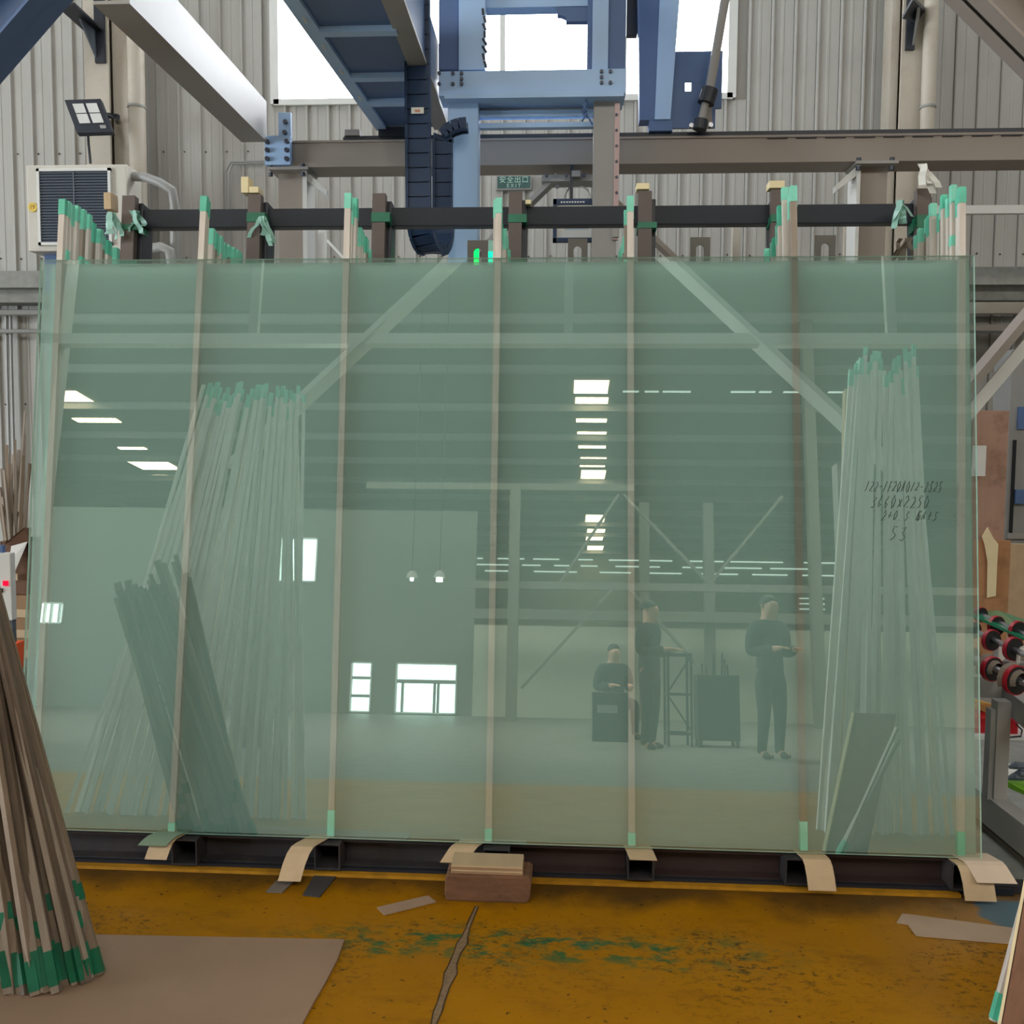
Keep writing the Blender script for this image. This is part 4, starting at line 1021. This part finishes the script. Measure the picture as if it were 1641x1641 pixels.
b_ = pxbox(-20, 1085, 38, 1150, 1.7, .2); m2 = MB(); m2.box(b_[0], b_[1], b_[2], b_[3], 0.0, b_[4] + .03); m2.build('tray_body', M_slat, mb)
for q in range(14):
    c = P(random.uniform(0, 34), random.uniform(1075, 1135), 1.68); s_ = random.uniform(.008, .02); MB().obox(c, (s_, 0, s_ * .4), (0, .02, 0), (-s_ * .3, 0, s_)).build('small_part', random.choice([M_black, M_paper, M_duct]), mb)

# ================================================================== FOREGROUND LEFT: BIG BUNDLE OF STRIPS
def foot(t_, r):
    x = 14 + 148 * t_ + r.uniform(-6, 6); y = 1596 - 12 * t_ - 22 * (t_ ** 3) + r.uniform(-14, 4)
    return PZ(x, y, 0.004 + r.uniform(0, .01))
def topp(t_, r):
    f_ = foot(t_, random.Random(5)); top = P(-62 + 52 * t_ + r.uniform(-8, 8), 905 + 40 * r.random(), -0.62 + r.uniform(-.05, .25) * 0.6)
    d = (top - f_); return f_ + d * ((.98 + .34 * t_) / d.length * r.uniform(.97, 1.06))
bundle(44, foot, topp, 'grey-brown wooden strip with green taped foot in the leaning foreground bundle at the left', 'strips in the foreground left bundle', (0.015, 0.028), 0.016, [M_wood2, M_wood3, M_wood4], 0.0, .9, seed=11, tm=M_tape3)
# second layer behind it
bundle(16, lambda t_, r: PZ(-45 + 120 * t_ + r.uniform(-5, 5), 1578 + r.uniform(-8, 5), .004), lambda t_, r: P(-105 + 70 * t_ + r.uniform(-6, 6), 960 + r.uniform(-20, 20), -0.5),
       'grey-brown wooden strip at the back of the leaning foreground bundle at the left', 'strips at the back of the foreground left bundle', (0.022, 0.034), 0.016, [M_wood2, M_wood3], 0, .9, seed=12, tm=M_tape3)

# hardboard sheet on the floor
poly = [PZ(40, 1497, 0.006), PZ(552, 1507, 0.006), PZ(540, 1540, 0.006), PZ(520, 1578, 0.006), PZ(500, 1612, 0.006), PZ(470, 1670, 0.006), PZ(-120, 1690, 0.006), PZ(-90, 1500, 0.006)]
tag(MB().prism([(p.x, p.y, 0.002) for p in poly], (0, 0, .008)).build('hardboard_sheet', M_mat), 'large brown hardboard sheet lying on the yellow floor at lower left', 'board')

# veneer offcuts on the floor
for k, (q, m, lab) in enumerate([([(426, 1430), (452, 1431), (488, 1396), (462, 1392)], M_veneer2, 'narrow dark offcut strip on the floor under the third veneer pad'),
                                 ([(485, 1435), (512, 1438), (550, 1392), (515, 1384)], mat('black_offcut', (64, 60, 58), .7), 'darker offcut strip right of the narrow one under the rack'),
                                 ([(604, 1455), (616, 1467), (699, 1446), (686, 1436)], mat('tan_offcut', (164, 136, 112), .7), 'pale rectangular veneer offcut alone on the yellow floor'),
                                 ([(1437, 1479), (1455, 1482), (1468, 1500), (1700, 1520), (1700, 1498), (1446, 1465)], mat('pale_offcut', (176, 152, 128), .7), 'long pale paper offcut on the floor at lower right')]):
    tag(MB().prism([(PZ(x_, y_, 0.003).x, PZ(x_, y_, 0.003).y, 0.002) for x_, y_ in q], (0, 0, .004)).build('veneer_offcut', m), lab, 'offcut', 'offcuts on the floor')
# wood block with plywood piece under the rack front
yb = PZ(780, 1446, 0).y
ww = thing('wood_block', (P(782, 1445, yb).x, yb, 0), 'rough weathered wooden block on the floor before the rack', 'wood block')
a, c_ = PZ(714, 1440, 0).x, PZ(852, 1446, 0).x; zt2 = P(782, 1404, yb).z
mb = MB(); n_ = 6
prof = [(a + .005, .0), (a - .002, .02), (a, zt2 - .014), (a + .012, zt2), (c_ - .01, zt2), (c_, zt2 - .012), (c_ - .004, .02), (c_ - .018, .0)]
mb.prism([(x_, yb, z_) for x_, z_ in prof], (0, .13, 0)); mb.build('block_body', M_block, ww, bevel=.006)
py = thing('plywood_piece', (P(780, 1400, yb).x, yb, zt2), 'short layered plywood piece lying on the weathered block', 'plywood')
a, c_ = P(722, 1398, yb + .01).x, P(838, 1400, yb + .01).x; hh = (P(780, 1390, yb).z - zt2) * .98
for q in range(4): MB().box(a + (q % 2) * .002, c_ - (q % 2) * .002, yb + .012, yb + .12, zt2 + .0005 + hh * q / 4, zt2 + hh * (q + 1) / 4 - .0005).build('ply_layer', [M_ply, M_veneer][q % 2], py)

# ================================================================== FOREGROUND RIGHT: BOARD AND STRIPS
fb_ = thing('leaning_board', PZ(1640, 1690, 0), 'brown board with pale edge leaning at the lower right corner', 'board')
e0, e1 = P(1596, 1700, -.9), P(1668, 1300, -.80)
MB().prism([e0, e0 + Vector((.16, .08, 0)), e1 + Vector((.16, .08, 0)), e1], (0.004, .014, 0)).build('board_face', M_pinkwood, fb_)
MB().prism([e0 - Vector((.004, 0, 0)), e0 + Vector((.006, .018, 0)), e1 + Vector((.006, .018, 0)), e1 - Vector((.004, 0, 0))], (-.007, .003, 0)).build('board_edge', M_cream, fb_)
for k, (xa, ya, xb, yb2) in enumerate([(1590, 1636, 1652, 1400), (1600, 1640, 1660, 1420), (1607, 1655, 1668, 1440)]):
    f0 = PZ(xa, ya, .003); t0 = P(xb, yb2, f0.y + .12)
    strip('wood_strip', f0, f0 + (t0 - f0) * 1.5, Vector((1, 0, 0)), None, .010, .022, M_wood, [(0.006, .08 - k * .01)], ['outermost', 'middle', 'innermost'][k] + ' of three thin green-footed strips beside the leaning board at lower right', 'strips beside the leaning board')

# ================================================================== RIGHT EDGE: PLANKS, CONVEYOR, TUBS
for k, (xa, ya, xb, yb2, Y, m, lab) in enumerate([(1560, 658, 1613, 870, 3.9, M_pinkwood, 'upper knotty wooden plank standing right of the glass'), (1560, 866, 1617, 1010, 3.85, mat('orange_plank', (176, 128, 88), .7, var=.12, scale=3, stretch=(5, 5, .6), dirt=(100, 66, 40), dirt_amt=.5, dirt_scale=7), 'lower orange-brown wooden plank right of the glass'),
                                                   (1617, 872, 1720, 1010, 4.0, M_veneer, 'tan board beside the planks at the right edge')]):
    b_ = pxbox(xa, ya, xb, yb2, Y, .04); z0_ = b_[4] if k == 0 else 0.0
    tag(MB().box(b_[0], b_[1], b_[2], b_[3], z0_, b_[5]).build('plank', m, bevel=.003), lab, 'plank', 'boards right of the glass')
pl = MB(); pp_ = [(1583, 845), (1592, 862), (1600, 872), (1598, 905), (1596, 955), (1582, 958), (1583, 900), (1578, 872), (1574, 860)]
tag(pl.prism([P(x_, y_, 3.82) for x_, y_ in pp_], (0, .008, 0)).build('torn_paper', M_cream), 'torn pale paper strip stuck on the lower plank', 'paper')
tag(MB().box(*pxbox(1558, 714, 1580, 763, 3.85, .004)).build('paper_sheet', M_paper), 'white paper sheet pinned to the upper plank', 'paper')
gc = thing('grey_cabinet', P(1640, 860, 4.1), 'grey machine cabinet with blue panels at the right edge', 'cabinet')
b_ = pxbox(1616, 560, 1800, 864, 4.1, .3); MB().box(b_[0], b_[1], b_[2], b_[3], 0, b_[5]).build('cabinet_body', M_duct, gc)
MB().box(*pxbox(1632, 652, 1700, 688, 4.08, .02)).build('blue_panel', M_bluedark, gc); MB().box(*pxbox(1628, 785, 1700, 808, 4.06, .04)).build('switch_box', M_bluedark, gc, bevel=.004)
MB().box(*pxbox(1616, 855, 1720, 864, 4.07, .03)).build('sill_bar', M_steel, gc); MB().box(*pxbox(1622, 705, 1626, 856, 4.08, .02)).build('door_gap', M_dark, gc)

# conveyor with wheels
cv = thing('roller_conveyor', (2.6, 1.3, 0), 'grey wheeled glass conveyor with black and red rollers at the right edge', 'conveyor')
def wheel(px, py, Y, r_px, parent, wrapped=False):
    c = P(px, py, Y); r_ = r_px * (Y - CAM.y) / F; ax = Vector((.38, -.92, 0)).normalized()
    m1 = MB(); m1.cyl(c - ax * .012, c + ax * .008, r_, 22); o = m1.build('wheel', M_red, parent, smooth=True)
    m2 = MB(); m2.cyl(c + ax * .0, c + ax * .011, r_ * .92, 22); m2.build('wheel_hub', M_rubber, o, smooth=True)
    if wrapped:
        m3 = MB(); n_ = 18
        for layer in range(2):
            ring_ = []
            for q in range(n_ + 1):
                t_ = math.pi * (-.15 + 1.25 * q / n_); rr = r_ * (1.06 + .10 * random.random()); b1 = Vector((0, 0, 1)); b2 = ax.cross(b1)
                ring_.append((c + (b1 * math.sin(t_) + b2 * math.cos(t_)) * rr * (1, .5)[layer] + ax * (-.03, .03)[layer]))
            if layer == 0: keep = ring_
        for q in range(n_): m3.add([keep[q], keep[q + 1], ring_[q + 1], ring_[q]], [(0, 1, 2, 3)])
        m3.build('cloth_wrap', M_veneer2, o)
    return c
def axle(pts, r_): MB().tube(pts, r_, 10).build('axle', M_chrome, cv, smooth=True)
YR = [(1.75, [(1572, 985, 12), (1597, 1003, 16), (1631, 1012, 17)]), (1.25, [(1560, 1010, 14), (1589, 1026, 17), (1624, 1040, 19), (1660, 1058, 20)]), (.75, [(1556, 1052, 16), (1590, 1072, 20), (1628, 1090, 24), (1672, 1112, 26)])]
for ri, (Y, lst) in enumerate(YR):
    cs = [wheel(x_, y_, Y - .20 * k, r_, cv, ri == 2 and 0 < k < 3) for k, (x_, y_, r_) in enumerate(lst)]
    d = (cs[-1] - cs[0]).normalized(); axle([cs[0] - d * .1, cs[-1] + d * .3], .014 if ri < 2 else .017)
g_ = thing('conveyed_glass', P(1640, 1020, 1.7), 'green-edged glass pane lying on the conveyor wheels', 'glass sheet')
q = [P(1550, 981, 1.65), P(1700, 1048, .95), P(1760, 1035, 1.3), P(1600, 978, 2.2)]
MB().prism(q, (0, 0, -.014)).build('pane', M_edge, g_)
# frame of the conveyor
fp = lambda a, b_, w_, h_, m=M_steel, nm='frame_bar': MB().bar(a, b_, w_, h_).build(nm, m, cv, bevel=.003)
fp(PZ(1545, 1098, .60), PZ(1612, 1102, .60), .05, .09)
fp(PZ(1608, 1064, .66), PZ(1690, 1076, .66), .06, .04)
fp(PZ(1616, 1118, .56), PZ(1700, 1186, .56), .06, .10)
lx = PZ(1603, 1284, .18); wl = .028
MB().box(lx.x - wl, lx.x + wl, lx.y, lx.y + .06, .18, .60).build('leg', M_steel, cv, bevel=.003); MB().box(lx.x - wl - .02, lx.x - wl, lx.y + .01, lx.y + .06, .18, .56).build('leg_flange', M_duct, cv)
fp(PZ(1540, 1256, .125), PZ(1720, 1398, .125), .08, .125, M_steel, 'lower_beam')
for t_ in (.1, .9): q_ = PZ(1540, 1256, .125).lerp(PZ(1720, 1398, .125), t_); MB().box(q_.x - .04, q_.x + .04, q_.y - .04, q_.y + .04, 0, .07).build('foot', M_rackdark, cv)
MB().box(*pxbox(1600, 1030, 1612, 1062, 1.1, .06)).build('bearing_block', M_trimw, cv, bevel=.004)
pts_ = [P(1630, 1066, .85), P(1631, 1048, .85), P(1637, 1040, .85), P(1650, 1036, .85)]; MB().tube(pts_, .012, 8).build('bearing_clamp', M_trimw, cv, smooth=True)
# planks stored below the conveyor
for k, zz in enumerate((.058, .036, .014)):
    a, c_ = PZ(1548, 1298, .0), PZ(1720, 1440, .0); a, c_ = Vector((a.x, a.y, zz + .012)), Vector((c_.x, c_.y, zz + .012))
    tag(MB().bar(a, c_, .10, .020).build('stored_plank', [M_veneer2, M_rackbrown, M_veneer2][k]), ['top', 'middle', 'bottom'][k] + ' long plank of the small stack below the conveyor', 'plank', 'planks below the conveyor')
pf = thing('floor_platform', (2.3, .5, 0), 'grey worn floor plate with steel edge right of the rack end', 'floor plate')
MB().box(1.86, 3.6, .08, 2.2, .001, .012).build('plate', M_concrete, pf); MB().box(1.86, 3.6, .02, .08, .001, .03).build('edge_angle', M_rackdark, pf)
# tubs and odds below the conveyor
rt = thing('red_tub', P(1600, 1180, 1.9), 'red plastic tub on the lower shelf of the conveyor', 'tub')
b_ = pxbox(1560, 1150, 1632, 1181, 1.9, .3); MB().box(*b_).build('tub_body', M_redbox, rt, bevel=.006); MB().box(b_[0] - .01, b_[1] + .01, b_[2] - .012, b_[3], b_[5] - .02, b_[5] + .002).build('tub_rim', M_redbox, rt, bevel=.004)
sf = thing('lower_shelf', P(1600, 1190, 1.9), 'light grey lower shelf of the conveyor table holding the tubs', 'shelf')
b_ = pxbox(1545, 1181, 1760, 1194, 1.85, .5); MB().box(*b_).build('shelf_board', M_trimw, sf)
for xx in (1550, 1740): MB().box(P(xx, 1190, 1.9).x - .02, P(xx, 1190, 1.9).x + .02, 1.9, 1.94, 0, b_[4]).build('shelf_leg', M_steel, sf)
MB().tube([P(1628, 1160, 1.88), P(1638, 1170, 1.85), P(1636, 1180, 1.85), P(1600, 1183, 1.85)], .005, 5).build('cord', M_black, sf)
for k in range(9):
    a = P(1560 + 3 * (k % 3), 1122 + k * 3, 2.0 + .02 * k); c_ = P(1592 - random.uniform(0, 4), 1130 + k * 2.4, 1.95)
    tag(MB().bar(a, c_, .03, .012).build('straw_stick', M_straw), 'yellow-brown stick piled on the red tub', 'stick', 'sticks piled on the red tub')
gt = thing('lime_tub', P(1625, 1275, 1.1), 'lime green tray with black gloves under the conveyor', 'tray')
q = [P(1614, 1252, 1.10), P(1650, 1272, .98), P(1660, 1300, .98), P(1616, 1276, 1.10)]
MB().prism(q, (.10, .25, 0)).build('tray_body', M_green, gt)
MB().prism([P(1613, 1224, 1.3), P(1668, 1222, 1.3), P(1668, 1262, 1.12), P(1615, 1248, 1.16)], (0, 0, -.01)).build('white_cloth', M_paper, gt)
for k, (x_, y_) in enumerate([(1630, 1230), (1636, 1243), (1628, 1248)]):
    c = P(x_, y_, 1.1); mb = MB()
    mb.tube([c + Vector((-.04, 0, 0)), c + Vector((-.01, -.005, .012)), c + Vector((.03, 0, .008)), c + Vector((.06, 0, 0))], [.008, .02, .018, .008], 8)
    mb.build('glove_finger', M_slat, gt, smooth=True)

# ================================================================== WHAT THE GLASS MIRRORS: THE HALL BEHIND THE CAMERA
# front portal of the gantry
fpz = thing('front_portal', (0, -6, 0), 'pale steel front portal of the gantry, mirrored in the glass', 'steel frame')
MB().box(-5.6, 6.0, -6.1, -5.95, 4.34, 4.46).build('tie_beam', M_trimw, fpz)
MB().box(-5.6, 6.0, -6.2, -5.95, 5.9, 6.2).build('portal_beam', M_steel, fpz)
for xx in (-5.5, 5.9): MB().box(xx - .12, xx + .12, -6.2, -5.95, 0, 5.9).build('portal_post', M_steel, fpz)
for (xa, za, xb, zb3) in [(1.0, 5.75, 3.75, 2.95), (-.6, 5.75, -3.35, 2.95)]: MB().bar((xa, -6.05, za), (xb, -6.05, zb3), .06, .32, (0, 1, 0)).build('portal_brace', M_trimw, fpz)
for xx in (.30, -3.2, 3.75): MB().box(xx - .05, xx + .05, -6.08, -6.0, 4.46, 5.9).build('hanger_post', M_steel, fpz)
for (xx, y) in [(3.3, -6.3), (-3.0, -6.3)]: MB().box(xx - .13, xx + .13, y - .1, y + .1, 0, 3.1).build('brace_post', M_steel, fpz)
# two leaning strip bundles that the sheet mirrors
bundle(58, lambda t_, r: Vector((lerp(-2.34, -1.08, t_) + r.uniform(-.02, .02), -1.38 + r.uniform(-.06, .04), .003)), lambda t_, r: Vector((lerp(-2.05, -1.44, t_) + r.uniform(-.04, .04), -2.05 + r.uniform(-.06, .05), 2.55 + r.uniform(-.12, .06))),
       'window-lit wooden strip of the fanned bundle mirrored in the left half of the glass', 'mirrored strips on the left', (0.018, 0.03), .014, [M_woodlit], .9, .0, seed=21)
bundle(38, lambda t_, r: Vector((lerp(1.62, 2.28, t_) + r.uniform(-.03, .03), -1.5 + r.uniform(-.08, .06), .003)), lambda t_, r: Vector((lerp(2.09, 2.48, t_) + r.uniform(-.03, .03), -2.05 + r.uniform(-.06, .05), 2.80 + r.uniform(-.14, .06))),
       'window-lit wooden strip of the upright bundle mirrored near the right edge of the glass', 'mirrored strips on the right', (0.018, 0.03), .014, [M_woodlit], .9, .0, seed=22)
tag(MB().bar((1.80, -1.72, 0.0), (2.06, -2.12, 2.60), .03, .06, (0, 1, 0)).build('tall_plank', M_veneer), 'tall tan plank beside the bundle mirrored at right in the glass', 'plank')
# columns
for k, (xx, y, h_) in enumerate([(-.68, -14.0, 4.4), (4.95, -14.0, 7.8), (1.9, -15.4, 4.4), (3.2, -15.4, 4.4)]):
    tag(MB().box(xx - .1, xx + .1, y - .1, y + .1, 0, h_).build('hall_column', M_roof), ['slim pale column mirrored left of the middle of the glass', 'tall pale column mirrored right of the middle of the glass', 'slim rear column mirrored between the two people', 'slim rear column mirrored behind the right person'][k], 'column', 'mirrored hall columns')
tb = thing('hall_truss', (1.3, -14, 2.6), 'steel truss with sloping members mirrored above the people', 'truss')
for (xa, za, xb, zb3) in [(-.5, .6, 1.2, 2.5), (1.5, 2.5, 3.2, .6), (.2, 2.6, 1.3, 4.3), (1.4, 4.3, 3.0, 2.6), (3.0, 2.6, 4.4, 4.3)]: MB().bar((xa, -14.05, za), (xb, -14.05, zb3), .05, .12, (0, 1, 0)).build('truss_member', M_roof, tb)
# ceiling lamps of the hall
for k, (xx, zz) in enumerate([(-2.3, 2.40), (-1.83, 2.41)]):
    t_ = thing('pendant_lamp', (xx, -12, zz), ['small dim', 'brighter'][k] + ' pendant lamp mirrored as a star left of the middle', 'lamp', 'mirrored pendant lamps')
    MB().tube([(xx, -12, zz + .02), (xx, -12, zz + .10), (xx, -12, zz + .14)], [.10, .08, .03], 14).build('lamp_shade', M_steel, t_, smooth=True)
    MB().cyl((xx, -12, zz - .03 - .02 * k), (xx, -12, zz + .02), .03 + .025 * k, 12).build('bulb', M_lampon, t_); MB().cyl((xx, -12, zz + .14), (xx, -12, ROOFZ - .05), .006, 6).build('lamp_cord', M_black, t_)
# rack and scrap bin
lr = thing('ladder_rack', (1.7, -8, 0), 'dark open steel frame mirrored beside the middle person', 'steel frame')
for xx in (1.56, 1.84):
    for y in (-8.0, -8.4): MB().bar((xx, y, 0), (xx, y, 1.12), .03, .03).build('leg', M_black, lr)
for zz in (.15, .62, 1.10):
    for y in (-8.0, -8.4): MB().bar((1.56, y, zz), (1.84, y, zz), .03, .03).build('rung', M_black, lr)
    for xx in (1.56, 1.84): MB().bar((xx, -8.0, zz), (xx, -8.4, zz), .03, .03).build('rung', M_black, lr)
MB().bar((1.56, -8, .65), (1.84, -8, 1.08), .02, .02).build('diagonal', M_black, lr); MB().bar((1.56, -8, .6), (1.84, -8, .18), .02, .02).build('diagonal', M_black, lr)
sb = thing('scrap_bin', (2.15, -8, 0), 'dark scrap bin full of upright sticks mirrored between the people', 'bin')
mb = MB(); mb.box(1.92, 2.42, -8.4, -8.38, .1, .86); mb.box(1.92, 2.42, -8.02, -8.0, .1, .86); mb.box(1.92, 1.94, -8.38, -8.02, .1, .86); mb.box(2.40, 2.42, -8.38, -8.02, .1, .86); mb.box(1.92, 2.42, -8.4, -8.0, .08, .1); mb.build('bin_body', M_black, sb)
for xx in (1.95, 2.39):
    for y in (-8.37, -8.03): MB().box(xx - .02, xx + .02, y - .02, y + .02, 0, .08).build('bin_foot', M_black, sb)
for k in range(8):
    a = Vector((1.99 + .05 * k, -8.2 + random.uniform(-.12, .12), .11)); tag(MB().bar(a, a + Vector((random.uniform(-.05, .05), 0, random.uniform(.8, 1.05))), .025, .02).build('scrap_stick', M_black), 'dark stick standing in the mirrored scrap bin', 'stick', 'sticks in the scrap bin')
db = thing('dark_crate', (.9, -9, 0), 'dark crate with a pale label mirrored by the seated person', 'crate')
MB().box(.66, 1.12, -9.0, -8.6, 0, .62).build('crate_body', M_black, db, bevel=.01); MB().box(.72, .98, -8.6, -8.595, .36, .46).build('crate_label', M_duct, db)

# ------------------------------------------------------------------ people seen in the mirror of the glass
def skin_chain(name, chains, m, parent, sub=2):
    """chains: lists of (point, radius); first vertex of the first chain is the root; points shared by position"""
    vs, es, rs, idx = [], [], [], {}
    for ch in chains:
        prev = None
        for p, r_ in ch:
            key = tuple(round(c, 4) for c in p)
            if key not in idx: idx[key] = len(vs); vs.append(p); rs.append(r_)
            if prev is not None: es.append((prev, idx[key]))
            prev = idx[key]
    me = bpy.data.meshes.new(name); me.from_pydata(vs, es, []); o = link(name, me, m, parent)
    md = o.modifiers.new('Skin', 'SKIN'); md.use_smooth_shade = True
    sk = me.skin_vertices[0].data
    for k, r_ in enumerate(rs):
        r2 = r_ if isinstance(r_, tuple) else (r_, r_)
        sk[k].radius = r2; sk[k].use_root = (k == 0)
    s_ = o.modifiers.new('Sub', 'SUBSURF'); s_.levels = 1; s_.render_levels = sub
    return o


def person(loc, rotz, H, label, seated=False, bend_arm=True):
    k = H / 1.72
    root = thing('person', (0, 0, 0), label, 'person', None)
    hip = .92 if not seated else .50
    hz = hip
    def V(x, y, z): return (x * k, y * k, z * k)      # person faces -Y
    T = hz
    neck = V(0, 0, T + .54)
    legs, feet = [], []
    for s_ in (-1, 1):
        if seated: lg_ = [(V(0, 0, T), .13), (V(s_ * .10, -.02, T - .02), .095), (V(s_ * .13, -.43, T - .02), .062), (V(s_ * .13, -.45, .10), .042)]
        else: lg_ = [(V(0, 0, T), .13), (V(s_ * .095, 0, T - .10), .092), (V(s_ * .11, -.02, .49), .062), (V(s_ * .12, .02, .09), .042)]
        legs.append(lg_)
    arms, hands = [], []
    for s_ in (-1, 1):
        sh = V(s_ * .19, .0, T + .47)
        if bend_arm: el = V(s_ * .25, .03, T + .18); wr = V(s_ * .14, -.24, T + .22)
        else: el = V(s_ * .26, .04, T + .17); wr = V(s_ * .27, -.05, T - .08)
        arms.append([(V(0, 0, T + .47), (.105 * k, .085 * k)), (sh, .06 * k), (el, .046 * k), (wr, .034 * k)]); hands.append((s_, Vector(el), Vector(wr)))
    torso = [(V(0, 0, T), (.125 * k, .10 * k)), (V(0, .0, T + .18), (.12 * k, .09 * k)), (V(0, 0, T + .36), (.135 * k, .10 * k)), (V(0, 0, T + .47), (.105 * k, .085 * k)), (neck, .062 * k),
             (V(0, -.01, T + .60), (.082 * k, .09 * k)), (V(0, -.015, T + .68), (.104 * k, .122 * k)), (V(0, -.01, T + .76), (.088 * k, .10 * k))]
    hand_ch = []
    for (s_, el, wr) in hands:
        d = (wr - el).normalized(); side = d.cross(Vector((0, 0, 1)))
        if side.length < .1: side = Vector((0, 1, 0))
        side.normalize(); palm = wr + d * .06 * k
        hand_ch.append([(tuple(wr), .034 * k), (tuple(palm), (.036 * k, .02 * k))])
        for q in range(4):
            off = side * (.024 - .016 * q) * k; l_ = (.038, .045, .042, .032)[q] * k; f0 = palm + d * .03 * k + off; f1 = f0 + d * l_ + Vector((0, 0, -.008 * k)); f2_ = f1 + d * l_ * .7 + Vector((0, 0, -.022 * k))
            hand_ch.append([(tuple(palm), (.036 * k, .02 * k)), (tuple(f0), .009), (tuple(f1), .0085), (tuple(f2_), .007)])
        th = palm - d * .03 * k + side * .035 * k; hand_ch.append([(tuple(palm), (.036 * k, .02 * k)), (tuple(th), .011), (tuple(th + d * .045 * k + side * .012 * k), .009)])
    foot_ch = []
    for lg_ in legs:
        a = Vector(lg_[-1][0]); foot_ch.append([lg_[-1], (tuple(a + Vector((0, -.03, -.05)) * k), .04 * k), (tuple(a + Vector((0, -.15, -.065)) * k), (.042 * k, .026 * k))])
    scale = lambda ch, f_: [(p, tuple(x_ * f_ for x_ in r_) if isinstance(r_, tuple) else r_ * f_) for p, r_ in ch]
    nose = [(V(0, -.015, T + .68), (.104 * k, .122 * k)), (V(0, -.115, T + .67), .012 * k)]
    body = skin_chain('body', [torso] + [scale(l, k) for l in legs] + arms + hand_ch + foot_ch + [nose], M_skin, root)
    skin_chain('jacket', [[(V(0, 0, T - .10), (.17 * k, .14 * k)), (V(0, 0, T + .02), (.17 * k, .135 * k))] + scale(torso[1:4], 1.36) + [(V(0, 0, T + .535), .066 * k)]] + [[(V(0, 0, T + .47), (.105 * k * 1.36, .085 * k * 1.36))] + scale(a[1:], 1.55) for a in arms], M_jacket, root)
    skin_chain('trousers', [[(V(0, 0, T), (.135 * k, .11 * k)), (V(0, 0, T + .12), (.13 * k, .105 * k))]] + [[(V(0, 0, T), (.135 * k, .11 * k))] + scale(l[1:], 1.2 * k) + [((l[-1][0][0], l[-1][0][1], l[-1][0][2] - .05 * k), .05 * k)] for l in legs], M_trouser, root)
    for l in foot_ch: skin_chain('shoe', [scale(l[1:], 1.25)], M_shoe, root)
    hr = MB(); n1, n2 = 8, 12; c = Vector(V(0, .008, T + .715))
    vs_, fs_ = [], []
    for i in range(n1 + 1):
        ph = math.pi * .56 * i / n1
        for j in range(n2):
            th = 2 * math.pi * j / n2; rr = math.sin(ph); front = max(0, -math.sin(th)) ; z_ = math.cos(ph) + front * .35 * (i / n1) ** 2
            vs_.append(c + Vector((rr * math.cos(th) * .088, rr * math.sin(th) * .104, z_ * .098)) * k)
    for i in range(n1):
        for j in range(n2): fs_.append((i * n2 + j, i * n2 + (j + 1) % n2, (i + 1) * n2 + (j + 1) % n2, (i + 1) * n2 + j))
    hr.add(vs_, fs_); hr.build('hair', M_hair, root, smooth=True)
    for s_ in (-1, 1):
        MB().tube([V(s_ * .032, -.098, T + .69), V(s_ * .032, -.106, T + .69)], .010 * k, 8).build('eye', M_hair, root)
        MB().tube([V(s_ * .082, .0, T + .665), V(s_ * .090, .004, T + .68), V(s_ * .086, .004, T + .705)], .012 * k, 6).build('ear', M_skin, root, smooth=True)
    MB().tube([V(-.022, -.093, T + .632), V(0, -.098, T + .630), V(.022, -.093, T + .632)], .005 * k, 6).build('mouth', M_red, root)
    root.location = loc; root.rotation_euler = (0, 0, rotz)
    return root


person((1.29, -7.5, 0), R(115), 1.71, 'person in dark jacket mirrored right of the middle strip, facing left')
person((2.47, -6.5, 0), R(150), 1.70, 'person in dark clothes mirrored at right, hands raised in front')
person((.98, -9.55, 0), R(160), 1.68, 'seated person mirrored small behind the dark crate', seated=True)
tag(MB().box(.78, 1.18, -9.95, -9.5, 0, .36).build('seat_box', M_slat, bevel=.01), 'low grey box the mirrored small person sits on', 'box')
